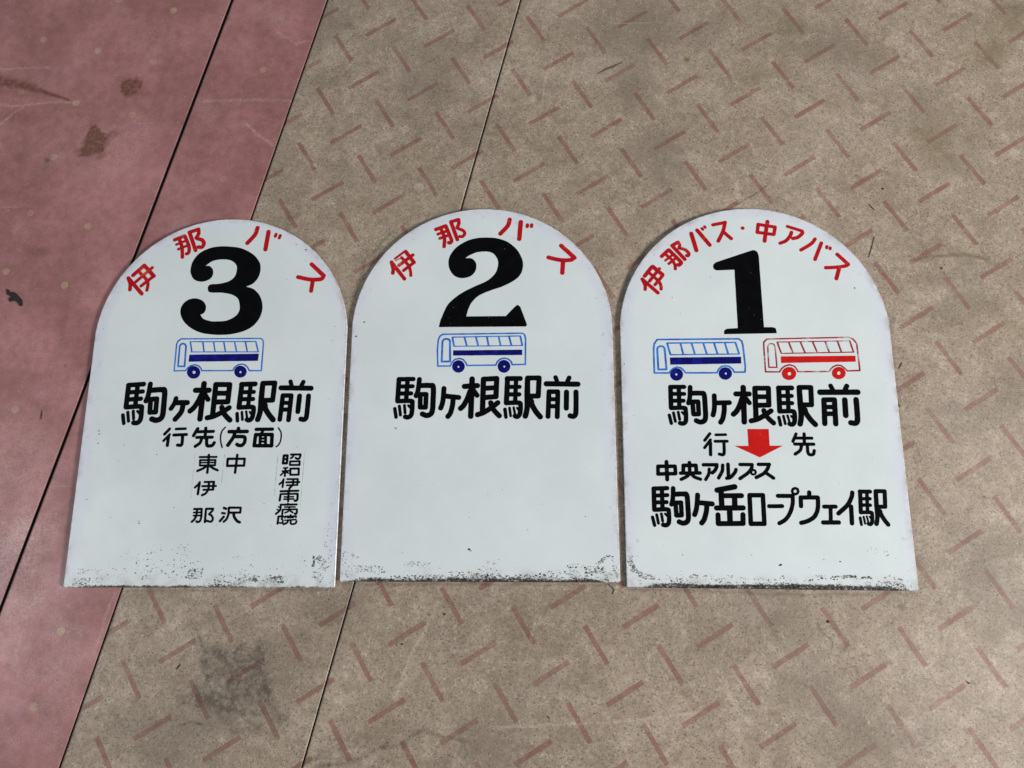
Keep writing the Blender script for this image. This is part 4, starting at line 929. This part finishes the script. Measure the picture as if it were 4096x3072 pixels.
  'terminal': ['l 69.1 -1614,1408 -1616,1104;l 66 -1617,1409 -1418,1417;l 60.6 -1609,1307 -1419,1315;l 62.4 -1611,1207 -1434,1214;l 64.4 -1495,1411 -1497,1108;s 66.5 -1613,1102 -1432,1109 -1408,1069 -1409,938 -1431,893 -1467,881 -1495,887;l 50.8 -1646,995 -1621,880;l 44.3 -1585,1031 -1563,909;l 43 -1516,1044 -1501,941;l 37.8 -1460,1044 -1423,1004;s 69 -1330,1415 -1335,1323 -1345,1243 -1364,1182;s 75.1 -1326,1328 -1181,1333 -1134,1313 -1126,1132 -1127,988 -1151,932 -1207,912 -1262,931;c 68 -1305,1205 -1225,1208 -1223,1026 -1298,1023',
   's 73.6 -977,1319 -994,1176 -1011,1097 -1035,1036;l 75 -982,1210 -772,1192;s 74.6 -852,1164 -863,1081 -899,970 -938,917',
   'l 61.6 1368,1385 1350,1085;l 60.8 1364,1383 1509,1384;l 50.9 1365,1281 1499,1281;l 52.4 1362,1189 1494,1189;l 52.5 1463,1377 1446,1092;s 56.3 1351,1085 1485,1086 1507,1058 1500,966 1481,926 1459,918 1442,926;l 42.5 1333,1007 1342,912;l 32.9 1384,1023 1395,927;l 29.7 1429,1030 1443,947;l 26.6 1468,1025 1488,989;s 65 1591,1388 1581,1196 1580,1052 1571,983 1555,925;c 61 1592,1390 1718,1390 1703,1168 1586,1167;s 64.8 1626,1105 1634,1058 1675,978 1719,917',
   'l 81.3 -690,1392 -654,1400 -432,1442;l 80.9 -633,1368 -635,1147;l 75 -637,1311 -342,1314;l 80.7 -443,1304 -447,1148;l 78 -712,1133 -328,1138;l 82.8 -524,1123 -528,930;l 74.2 -697,1036 -699,910 -343,915 -337,1041',
   'c 67.6 -224,1321 -32,1322 -38,913 -232,911',
   'l 59.8 48,1164 235,1167',
   'l 61.8 184,1314 395,1314;s 59.6 398,1316 388,1206 345,1079 270,978 177,921;c 38.9 441,1427 472,1416 483,1383 467,1350 435,1339 404,1350 393,1382 409,1415',
   'l 63.4 638,1366 636,1307;l 63.3 506,1169 510,1293 753,1295;s 62.9 756,1293 750,1191 731,1099 675,1011 578,955 489,930',
   'l 59.5 835,1163 1000,1165;l 57.6 926,1155 911,945;l 64.3 803,938 1024,940',
   's 63 1255,1368 1236,1296 1167,1186 1031,1068;l 64.4 1219,1167 1210,930'],
  'region': ['l 61.4 -1413,1803 -1412,1545;c 56.7 -1540,1738 -1289,1739 -1286,1631 -1544,1624',
   'l 54.8 -1075,1794 -1076,1646;l 58.5 -1171,1657 -1166,1752 -981,1754 -980,1657;l 54.6 -1211,1638 -928,1642;s 51.8 -1085,1627 -1118,1592 -1206,1547;s 51.7 -1057,1628 -1011,1583 -924,1550',
   'l 54.8 -870,1763 -674,1764;s 54.6 -676,1762 -680,1728 -712,1674 -748,1645;s 48.9 -789,1699 -799,1629 -848,1546',
   's 52.7 -589,1758 -600,1675 -658,1571;l 54.5 -511,1772 -513,1586;s 54.4 -539,1566 -485,1581 -419,1649 -398,1695',
   'l 52.7 -334,1769 -158,1769;s 52.5 -160,1767 -171,1713 -233,1641 -347,1563;c 33.7 -145,1690 -121,1681 -113,1656 -124,1632 -150,1622 -174,1632 -182,1656 -171,1680',
   'l 52.6 -65,1772 93,1773;s 54.4 86,1772 65,1714 7,1642 -109,1580;l 54.2 21,1658 139,1573'],
  'heading': ['l 46.5 -753,2227 -834,2127;l 44.5 -748,2135 -841,2016;l 50.8 -751,2094 -758,1913;l 42.8 -665,2210 -520,2213;l 46.3 -681,2113 -502,2115;s 48 -552,2105 -555,1962 -574,1914 -628,1922',
   'l 48 516,2226 462,2115;l 49.7 634,2228 626,2078;l 47.9 510,2165 741,2163;l 49.6 485,2075 761,2073;s 49.5 583,2055 558,1984 481,1927;s 49.4 667,2055 667,1958 689,1919 743,1925 762,1978'],
  'arrow': 'P 0 -195,2299 119,2300 117,2050 310,2051 -39,1875 -402,2046 -195,2047',
  'operator': ['l 60 -1679,4676 -1443,4449;s 54.9 -1674,4664 -1637,4570 -1639,4506;l 62.1 -1639,4729 -1526,4876;l 64.7 -1506,4884 -1361,4750;l 53.4 -1565,4644 -1404,4849;l 53.2 -1482,4582 -1359,4732;s 51.5 -1587,4800 -1428,4643 -1391,4560 -1391,4510',
   'l 60.8 -1362,5056 -1254,5160;s 62.3 -1243,5162 -1080,4980 -1062,4942 -1091,4909 -1110,4912;l 41.6 -1304,4987 -1189,5081;l 45 -1254,4931 -1138,5025;s 50.2 -1303,5092 -1204,4998 -1161,4914 -1155,4842;l 60.8 -1190,5234 -1001,5004;l 57.6 -1184,5240 -1098,5292;s 52.3 -1091,5294 -1069,5241 -1082,5193;s 53.8 -1063,5187 -986,5164 -934,5105 -944,5063 -969,5066',
   'l 68 -879,5437 -811,5151;l 65.4 -782,5493 -598,5240;l 48.2 -705,5524 -695,5506;l 45.6 -663,5555 -654,5539',
   'l 57 -529,5582 -333,5621;s 59.4 -337,5622 -352,5555 -380,5462 -460,5305;l 59.3 -378,5467 -255,5345',
   'l 57.9 -67,5521 -64,5521',
   'c 56.6 184,5582 445,5532 417,5406 159,5447;s 62.6 332,5628 302,5487 264,5298',
   'l 53.9 639,5541 862,5460;s 58.9 859,5459 860,5422 785,5355 707,5336;s 57.1 694,5440 663,5373 595,5298 503,5259',
   's 56.8 1051,5324 985,5244 819,5141;s 58.3 1143,5253 1086,5126 1022,4982;l 48.1 1222,5195 1218,5172;l 46.3 1274,5173 1268,5153',
   'l 61.4 1371,5061 1524,4896;s 57.8 1518,4889 1465,4865 1311,4846 1176,4842;l 63.5 1378,4826 1323,4662'],
  'number': 'N 0 -554,4914 -518,4948* 32,5136* 86,5147 136,5116 157,5043* 158,3880* 292,3880* 335,3858 346,3782* -457,3770* -448,3831 -407,3859* -241,3867* -236,4820* -515,4812* -554,4839 -564,4880',
  'blue_body': 'c 26.6 -1543,3161 -1541,3536 -1530,3619 -1481,3689 -238,3696 -194,3659 -180,3591 -164,3262 -174,3171 -334,3170 -360,3218 -407,3261 -464,3270 -522,3258 -567,3217 -599,3161 -1068,3161 -1099,3204 -1140,3240 -1197,3252 -1263,3226 -1301,3188 -1323,3159',
  'blue_door': 'c 30.9 -1481,3214 -1357,3216 -1372,3543 -1390,3575 -1430,3585 -1467,3572 -1486,3543',
  'blue_windows': 'l 22 -1335,3632 -292,3638;l 20.2 -1288,3446 -245,3455;l 29.3 -1331,3627 -1289,3453;l 29.3 -1126,3618 -1093,3458;l 29.2 -956,3621 -917,3461;l 29.2 -778,3625 -737,3463;l 29.2 -614,3625 -574,3464;l 29.2 -451,3627 -412,3465;l 29.1 -289,3630 -246,3461',
  'blue_stripe': 'P 0 -1299,3403 -219,3413 -222,3305 -1297,3289',
  'blue_wheel': ['N 0 -1110,3136 -1114,3111 -1125,3087 -1141,3067 -1162,3051 -1186,3042 -1212,3038 -1237,3042 -1261,3052 -1280,3067 -1295,3087 -1304,3111 -1306,3136 -1302,3162 -1291,3186 -1275,3206 -1254,3221 -1229,3231 -1204,3235 -1178,3231 -1155,3221 -1135,3206 -1121,3185 -1112,3161;H 0 -1194,3136 -1197,3128 -1203,3121 -1211,3119 -1220,3121 -1225,3128 -1227,3136 -1225,3145 -1218,3151 -1210,3153 -1202,3151 -1196,3145',
   'N 0 -371,3150 -376,3124 -387,3101 -404,3081 -426,3065 -450,3055 -476,3052 -502,3056 -526,3065 -545,3081 -560,3101 -569,3125 -571,3150 -566,3175 -555,3199 -538,3219 -516,3235 -491,3244 -465,3248 -440,3244 -416,3235 -396,3219 -382,3199 -373,3175;H 0 -449,3150 -451,3142 -457,3136 -465,3134 -472,3136 -477,3142 -479,3150 -476,3158 -471,3163 -463,3165 -456,3163 -450,3158'],
  'red_body': 'c 23.2 134,3175 134,3549 138,3641 191,3691 1425,3713 1487,3682 1532,3613 1538,3300 1539,3193 1354,3186 1322,3225 1268,3269 1211,3277 1151,3254 1112,3217 1087,3179 617,3175 605,3212 572,3260 502,3285 427,3264 373,3218 344,3173',
  'red_door': 'c 20.6 189,3245 309,3244 304,3571 288,3608 252,3619 215,3608 194,3572',
  'red_windows': 'l 16 346,3642 1427,3657;l 18.7 393,3462 1467,3479;l 25.3 342,3640 386,3476;l 25.3 515,3639 563,3483;l 25.3 691,3642 745,3480;l 25.3 874,3646 928,3483;l 25.2 1064,3647 1109,3482;l 25.2 1249,3649 1291,3484;l 25.2 1432,3654 1472,3481',
  'red_stripe': 'P 0 379,3416 1496,3424 1492,3329 376,3312',
  'red_wheel': ['N 0 590,3148 584,3121 571,3097 553,3076 529,3059 503,3049 475,3046 447,3049 422,3060 401,3076 386,3097 377,3122 375,3148 381,3174 393,3199 412,3220 435,3236 462,3246 490,3250 518,3246 543,3236 564,3220 579,3199 588,3174;H 0 514,3144 510,3131 500,3121 487,3118 474,3121 466,3131 463,3144 468,3157 478,3167 491,3170 503,3167 512,3157',
   'N 0 1325,3154 1320,3129 1307,3106 1289,3086 1267,3071 1241,3062 1215,3058 1188,3062 1165,3071 1145,3086 1130,3106 1122,3129 1121,3154 1126,3179 1139,3202 1157,3222 1179,3237 1205,3247 1232,3250 1258,3246 1282,3237 1302,3221 1316,3202 1324,3178;H 0 1250,3152 1245,3138 1235,3128 1221,3125 1209,3128 1200,3138 1198,3152 1202,3165 1213,3175 1226,3179 1239,3175 1247,3165'],
 },
}

Z = THICK + 0.00012

def bus(sign, pre, parent, line, solid, label):
    b = paint_mesh('bus_drawing', DATA[sign][pre + 'body'], line, parent, Z)
    b['label'] = label
    paint_mesh('door', DATA[sign][pre + 'door'], line, b, Z)
    paint_mesh('windows', DATA[sign][pre + 'windows'], line, b, Z)
    paint_mesh('stripe', DATA[sign][pre + 'stripe'], solid, b, Z)
    for w in DATA[sign][pre + 'wheel']:
        paint_mesh('wheel', w, solid, b, Z)

CHIPS = {1: [(0.1584, 0.4503, 0.0022), (0.0154, 0.0339, 0.0033), (-0.1233, 0.0464, 0.0014), (-0.0251, 0.047, 0.0013), (-0.1274, 0.024, 0.0013), (-0.1473, 0.508, 0.0014), (-0.1253, 0.5257, 0.0009), (-0.0616, 0.47, 0.001), (-0.1221, 0.4368, 0.001), (0.0767, 0.0417, 0.0016), (0.0998, 0.0392, 0.0016), (0.0173, 0.0183, 0.0022), (0.0719, 0.016, 0.0028), (-0.1998, 0.3301, 0.0016)], 2: [(-0.0143, 0.0464, 0.0032), (-0.0121, 0.0441, 0.002), (0.157, 0.0932, 0.0013), (-0.0147, 0.0921, 0.001), (0.0344, 0.1329, 0.001), (-0.1133, 0.0408, 0.0015), (-0.1858, 0.3959, 0.002), (0.051, 0.533, 0.0012), (-0.1295, 0.2261, 0.0022), (0.0717, 0.074, 0.001), (-0.1977, 0.3725, 0.0022)], 3: [(-0.0996, 0.0962, 0.0016), (-0.099, 0.0929, 0.0016), (-0.1419, 0.1871, 0.0013), (-0.0825, 0.1969, 0.0012), (-0.0471, 0.1164, 0.0012), (0.0911, 0.1215, 0.0014), (-0.1443, 0.1022, 0.0012), (-0.1843, 0.1289, 0.002), (0.1712, 0.0419, 0.0022), (0.1721, 0.0372, 0.0024), (0.1719, 0.0335, 0.002), (-0.179, 0.2347, 0.002), (-0.178, 0.2295, 0.0025), (-0.1783, 0.2152, 0.002), (0.1302, 0.5284, 0.003), (0.1323, 0.5259, 0.002), (0.1145, 0.5379, 0.002), (0.1024, 0.478, 0.0008), (0.1853, 0.3979, 0.0013)]}

GRIME = {3: [([[0.1709, 0.0447], [0.1727, 0.0335], [0.1702, 0.026]], 0.00179, 45, 0.0003, 0.001, 0.9),
  ([[0.1762, 0.041], [0.1905, 0.0316], [0.1822, 0.0222], [0.1716, 0.0185], [0.1857, 0.0111]], 0.00516, 150, 0.0003, 0.0009, 0.45),
  ([[0.0246, 0.0116], [0.127, 0.0116]], 0.00645, 230, 0.0003, 0.001, 0.3),
  ([[0.0759, 0.0116], [0.0877, 0.0116]], 0.00347, 60, 0.0004, 0.0011, 0.35),
  ([[0.1133, 0.0111], [0.128, 0.0111]], 0.00496, 80, 0.0004, 0.0012, 0.35),
  ([[-0.1903, 0.0075], [-0.1652, 0.0075]], 0.00595, 95, 0.0003, 0.001, 0.4),
  ([[-0.1843, 0.0226], [-0.1682, 0.0226]], 0.00397, 40, 0.0003, 0.0008, 0.3),
  ([[-0.1313, 0.0501], [-0.0147, 0.0498]], 0.01091, 70, 0.0003, 0.0007, 0.3),
  ([[-0.0964, 0.0272], [0.0054, 0.0271]], 0.0129, 150, 0.0003, 0.001, 0.35),
  ([[-0.0158, 0.0196], [0.0041, 0.0196]], 0.00694, 70, 0.0004, 0.0012, 0.3),
  ([[-0.1634, 0.0169], [-0.1072, 0.0169]], 0.0119, 50, 0.0003, 0.0008, 0.35),
  ([[0.0346, 0.0327], [0.161, 0.0325]], 0.01488, 60, 0.0003, 0.0008, 0.4),
  ([[-0.1634, 0.0012], [0.0688, 0.0012]], 0.00169, 230, 0.0003, 0.001, 0.75),
  ([[0.0096, 0.002], [0.0589, 0.002]], 0.00218, 110, 0.0004, 0.0013, 0.5),
  ([[0.0689, 0.0007], [0.1863, 0.0007]], 0.00119, 60, 0.0003, 0.0008, 0.5),
  ([[0.1869, 0.0607], [0.1987, 0.0607]], 0.03472, 50, 0.0003, 0.0009, 0.2)],
2: [([[-0.1788, 0.0032], [0.1872, 0.0044]], 0.00298, 620, 0.0003, 0.0011, 0.75),
  ([[-0.1288, 0.0053], [-0.039, 0.0056]], 0.00462, 200, 0.0003, 0.0011, 0.6),
  ([[-0.0033, 0.0062], [0.0992, 0.0065]], 0.00513, 330, 0.0003, 0.0012, 0.8),
  ([[-0.0431, 0.0094], [-0.0033, 0.0095]], 0.00564, 90, 0.0003, 0.0009, 0.4),
  ([[-0.1855, 0.0167], [-0.1352, 0.0168]], 0.00564, 105, 0.0003, 0.001, 0.6),
  ([[-0.1094, 0.0245], [-0.0723, 0.0246]], 0.00462, 70, 0.0003, 0.0009, 0.4),
  ([[0.1712, 0.0247], [0.1811, 0.0313], [0.1912, 0.0386]], 0.00205, 80, 0.0003, 0.001, 0.8),
  ([[0.1543, 0.0174], [0.1837, 0.0175]], 0.00513, 80, 0.0004, 0.0013, 0.95),
  ([[0.127, 0.0229], [0.1525, 0.0229]], 0.00328, 35, 0.0003, 0.0009, 0.7),
  ([[0.0993, 0.0102], [0.1932, 0.0105]], 0.00616, 190, 0.0003, 0.001, 0.55),
  ([[0.0005, 0.0195], [0.0293, 0.0196]], 0.01026, 60, 0.0003, 0.0009, 0.3),
  ([[-0.2021, 0.0248], [-0.1869, 0.0248]], 0.01847, 60, 0.0003, 0.0009, 0.2),
  ([[0.1931, 0.0371], [0.1967, 0.0276], [0.199, 0.0086]], 0.00246, 60, 0.0003, 0.0009, 0.3),
  ([[-0.1876, 0.0384], [-0.1782, 0.0336]], 0.00164, 25, 0.0003, 0.0008, 0.4)],
1: [([[-0.1689, 0.0027], [-0.0439, 0.0021], [0.0777, 0.0016], [0.1919, 0.001]], 0.00197, 1050, 0.0003, 0.0013, 0.9),
  ([[-0.1873, 0.0076], [0.0174, 0.0064], [0.1905, 0.006]], 0.00307, 330, 0.0003, 0.001, 0.5),
  ([[-0.1984, 0.0372], [-0.1954, 0.0271], [-0.1839, 0.0171], [-0.1644, 0.0133]], 0.00372, 190, 0.0003, 0.0012, 0.55),
  ([[-0.1623, 0.0141], [-0.0533, 0.0154]], 0.00416, 100, 0.0003, 0.001, 0.5),
  ([[-0.0535, 0.0116], [0.0585, 0.0128]], 0.00438, 60, 0.0003, 0.001, 0.5),
  ([[0.0588, 0.0165], [0.1918, 0.018]], 0.00296, 130, 0.0003, 0.0013, 0.5),
  ([[0.1034, 0.0188], [0.1196, 0.019]], 0.00164, 50, 0.0004, 0.0014, 0.6),
  ([[0.1306, 0.0082], [0.1908, 0.0089]], 0.00493, 130, 0.0003, 0.001, 0.5),
  ([[-0.203, 0.0391], [-0.1946, 0.0392]], 0.00547, 30, 0.0003, 0.0009, 0.2),
  ([[0.1387, 0.0496], [0.1832, 0.05]], 0.01314, 30, 0.0003, 0.0007, 0.3)]}

def grime(sign, parent):
    """chips in the enamel and crusted dirt: flat irregular flecks scattered along the foot of the sign"""
    rs = random.Random(sign * 7)
    verts = []; faces = []; mi = []
    def fleck(x, y, r, m):
        if abs(x) > HW - 0.0015 or y < 0.0006: return
        n = rs.randint(4, 7); b = len(verts); st = rs.uniform(0, 6.28); el = rs.uniform(0.25, 0.85); tw = rs.uniform(-0.6, 0.6)
        z = Z + rs.uniform(0.0, 0.00006)
        for k in range(n):
            a = st + 6.283 * k / n; q = r * rs.uniform(0.6, 1.3)
            u, v = q * math.cos(a), q * el * math.sin(a)
            verts.append((x + u * math.cos(tw) - v * math.sin(tw), max(y + u * math.sin(tw) + v * math.cos(tw), 0.0006), z))
        faces.append(tuple(range(b, b + n))); mi.append(m)
    for x, y, r in CHIPS[sign]: fleck(x, y, r * 0.9, 0 if r > 0.0021 else 1)
    for pts, spread, n, r0, r1, dark in GRIME[sign]:
        seg = [math.dist(a, b) for a, b in zip(pts[:-1], pts[1:])]; tot = sum(seg)
        seeds = [(rs.uniform(0, tot), rs.uniform(-1, 1)) for _ in range(max(3, n // 7))]
        for _ in range(n):
            if rs.random() < 0.65:
                s0, v0 = rs.choice(seeds); s = min(max(s0 + rs.gauss(0, 0.0045), 0), tot); v = v0 + rs.gauss(0, 0.22)
            else: s, v = rs.uniform(0, tot), rs.uniform(-1, 1)
            if abs(v) > 1.2: continue
            for a, b, l in zip(pts[:-1], pts[1:], seg):
                if s <= l: break
                s -= l
            h = min(s / l, 1.0); d = ((b[0] - a[0]) / l, (b[1] - a[1]) / l)
            x = a[0] + (b[0] - a[0]) * h - d[1] * v * spread; y = a[1] + (b[1] - a[1]) * h + d[0] * v * spread
            fleck(x, y, 1.3 * (r0 + (r1 * 1.3 - r0) * rs.random() ** 2.6), 0 if rs.random() < dark * 0.62 else 1)
    o = obj('grime', verts, faces, GRIT, parent)
    o.data.materials.append(GRIT_PALE)
    o.data.polygons.foreach_set('material_index', mi)
    o['kind'] = 'stuff'

FRAMES = {3: ((-0.50671, -0.09979), 0.008113), 2: ((-0.09046, -0.08887), 0.004541), 1: ((0.32814, -0.09553), -0.003633)}
GROUP = 'arched white bus stop signs lying on the floor'
LABELS = {3: 'white arched bus stop sign with a big black 3 and columns of place names',
          2: 'white arched bus stop sign with a big black 2 and an empty lower half',
          1: 'white arched bus stop sign with a big black 1, a red arrow and two buses'}
PANELS = {3: panel_material('white_enamel_three', 3, 0.30, 0.0036, 0.1),
          2: panel_material('white_enamel_two', 2, 0.28, 0.0075, 0.35),
          1: panel_material('white_enamel_one', 1, 0.26, 0.0088, 0.6)}
for s in (3, 2, 1):
    (fx, fy), ang = FRAMES[s]
    root = empty('bus_stop_sign', (fx, fy, 0.0), ang)
    tag(root, LABELS[s], 'sign', GROUP)
    make_panel(PANELS[s], root)
    for c in DATA[s]['operator']: paint_mesh('operator_character', c, RED, root, Z)['label'] = 'red character on the arch'
    paint_mesh('numeral', DATA[s]['number'], BLACK if s == 3 else BLACK_CHIPPED, root, Z)
    bus(s, 'blue_', root, BLUE, NAVY, 'bus drawn in blue lines')
    if s == 1: bus(s, 'red_', root, RED_WORN, RED_BRIGHT, 'bus drawn in worn red lines')
    for layer, name in (('station', 'station_character'), ('heading', 'heading_character'), ('region', 'region_character'),
                        ('terminal', 'terminal_character'), ('east', 'destination_character'),
                        ('middle', 'destination_character'), ('hospital', 'destination_character')):
        for c in DATA[s].get(layer, []): paint_mesh(name, c, BLACK, root, Z)
    for c in DATA[s].get('guide', []): paint_mesh('pencil_line', c, GREY, root, Z - 0.00004)
    if s == 1: paint_mesh('arrow', DATA[s]['arrow'], RED_BRIGHT, root, Z)['label'] = 'red arrow pointing down'
    grime(s, root)

# ------------------------------------------------------------------ litter on the floor
t = NT('dark_litter')
LITTER = t.finish(t.mix(t.noise(t.coord(), 300, 3), (0.006, 0.005, 0.005), (0.035, 0.028, 0.022)), 0.75, 0.3)
t = NT('dry_leaf')
LEAF = t.finish(t.mix(t.noise(t.coord(), 260, 3), (0.05, 0.042, 0.028), (0.16, 0.13, 0.09)), 0.8, 0.3)

def sliver(name, pts, w, mat, label, cat, h=0.0009):
    """a thin bent bit lying on the floor: ridge in the middle, pointed ends"""
    P = [Vector((p[0], p[1], 0)) for p in pts]
    o = P[0].copy(); verts = []; faces = []; n = len(P)
    for i, p in enumerate(P):
        d = (P[min(i + 1, n - 1)] - P[max(i - 1, 0)]).normalized()
        s = Vector((-d.y, d.x, 0))
        k = w * (0.25 if i in (0, n - 1) else 1.0)
        q = p - o
        verts += [tuple(q + s * k + Vector((0, 0, 0.0002))), tuple(q + Vector((0, 0, h))), tuple(q - s * k + Vector((0, 0, 0.0002)))]
        if i:
            b = 3 * i
            faces += [(b - 3, b, b + 1, b - 2), (b - 2, b + 1, b + 2, b - 1)]
    ob = obj(name, verts, faces, mat)
    ob.location = (o.x, o.y, 0)
    return tag(ob, label, cat)

def crumb(name, c, r, mat, label, cat, seed, pts=None, h=0.0014):
    """an irregular lump with a raised middle"""
    rs = random.Random(seed)
    verts = [(0, 0, h)]; faces = []
    n = 11
    for k in range(n):
        a = 6.283 * k / n; q = r * rs.uniform(0.55, 1.3)
        verts.append((q * math.cos(a), q * math.sin(a), 0.0002))
        q *= 0.6
        verts.append((q * math.cos(a + 0.1), q * math.sin(a + 0.1), h * rs.uniform(0.6, 1.1)))
    for k in range(n):
        a, b = 1 + 2 * k, 1 + 2 * ((k + 1) % n)
        faces += [(a, b, b + 1, a + 1), (a + 1, b + 1, 0)]
    ob = obj(name, verts, faces, mat)
    ob.location = (c[0], c[1], 0)
    return tag(ob, label, cat)

def scrap(name, loops, mat, label, cat):
    """flattened black scrap built from overlapping outlines grown into one slab"""
    P = np.array(loops); c = P.mean(0); n = len(P)
    verts = [(p[0] - c[0], p[1] - c[1], 0.0002) for p in P] + [((p[0] - c[0]) * 0.9, (p[1] - c[1]) * 0.9, 0.0014) for p in P]
    faces = [(i, (i + 1) % n, n + (i + 1) % n, n + i) for i in range(n)] + [tuple(range(n, 2 * n))]
    ob = obj(name, verts, faces, mat)
    ob.location = (c[0], c[1], 0)
    return tag(ob, label, cat)

LIT = [
    ('scrap', 'scrap', [[-0.879, 0.37], [-0.874, 0.3683], [-0.8716, 0.3634], [-0.8671, 0.365], [-0.8603, 0.3617], [-0.8556, 0.3569], [-0.8483, 0.3504], [-0.846, 0.3408], [-0.8504, 0.3393], [-0.8546, 0.3457], [-0.8622, 0.349], [-0.8698, 0.3474], [-0.8722, 0.3523], [-0.8681, 0.3562], [-0.8766, 0.3603]], 'black crumpled scrap stuck to the pink floor at the left edge', 'scrap'),
    ('sliver', 'leaf_fragment', [[0.1003, 0.7433], [0.1138, 0.7518], [0.1273, 0.7568], [0.144, 0.7653]], 0.0021, 'grey sliver of dry leaf on the beige floor above sign 2', 'leaf', 1),
    ('sliver', 'twig', [[0.0973, -0.0908], [0.1025, -0.0946], [0.1057, -0.099], [0.1029, -0.1048]], 0.00126, 'dark bent twig just below the gap between signs 2 and 1', 'twig', 1),
    ('sliver', 'splinter', [[-0.528, -0.2144], [-0.5257, -0.2106], [-0.5232, -0.2074]], 0.00119, 'black splinter beside the dark stain under sign 3', 'splinter', 0),
    ('sliver', 'splinter', [[-0.7875, 0.1522], [-0.787, 0.1588], [-0.7873, 0.1662]], 0.00126, 'dark splinter on the pink floor left of sign 3', 'splinter', 0),
    ('sliver', 'splinter', [[0.5265, 0.4957], [0.5303, 0.4909], [0.5341, 0.486]], 0.0007, 'thin dark splinter above the right shoulder of sign 1', 'splinter', 0),
    ('sliver', 'hair', [[0.5294, 0.4403], [0.5232, 0.4224], [0.5173, 0.4062]], 0.00056, 'thin dark hair beside the right curve of sign 1', 'hair', 0),
    ('sliver', 'splinter', [[0.5428, 0.2262], [0.5461, 0.2312], [0.5494, 0.2363]], 0.0007, 'tiny dark splinter near the right edge of sign 1', 'splinter', 0),
    ('crumb', 'crumb', [0.5372, 0.17], 0.00315, 'dark crumb touching the right edge of sign 1', 'crumb', 1),
    ('crumb', 'crumb', [0.551, 0.5226], 0.00182, 'black crumb on the beige floor above the right of sign 1', 'crumb', 0),
    ('crumb', 'crumb', [0.4051, -0.1392], 0.00168, 'black crumb on a pink dash below sign 1', 'crumb', 0),
    ('sliver', 'splinter', [[0.5853, -0.215], [0.5874, -0.218], [0.5912, -0.2173]], 0.00105, 'small black curl near the bottom right corner of the photo', 'splinter', 0),
    ('crumb', 'crumb', [-0.2, -0.1764], 0.00182, 'black crumb between two pink dashes below sign 2', 'crumb', 0),
    ('sliver', 'splinter', [[0.0084, -0.2688], [0.011, -0.2724]], 0.00105, 'short black splinter near the bottom of the beige floor', 'splinter', 0),
    ('crumb', 'crumb', [-0.1393, -0.1345], 0.00168, 'black crumb close below the bottom edge of sign 2', 'crumb', 0),
    ('crumb', 'crumb', [0.6261, 0.3863], 0.0014, 'tiny dark crumb beside the curved ochre streak', 'crumb', 1)]
for k, it in enumerate(LIT):
    if it[0] == 'sliver': sliver(it[1], it[2], it[3], LEAF if it[6] else LITTER, it[4], it[5])
    elif it[0] == 'crumb': crumb(it[1], it[2], it[3], LEAF if it[6] else LITTER, it[4], it[5], k)
    else: scrap(it[1], it[2], LITTER, it[3], it[4])
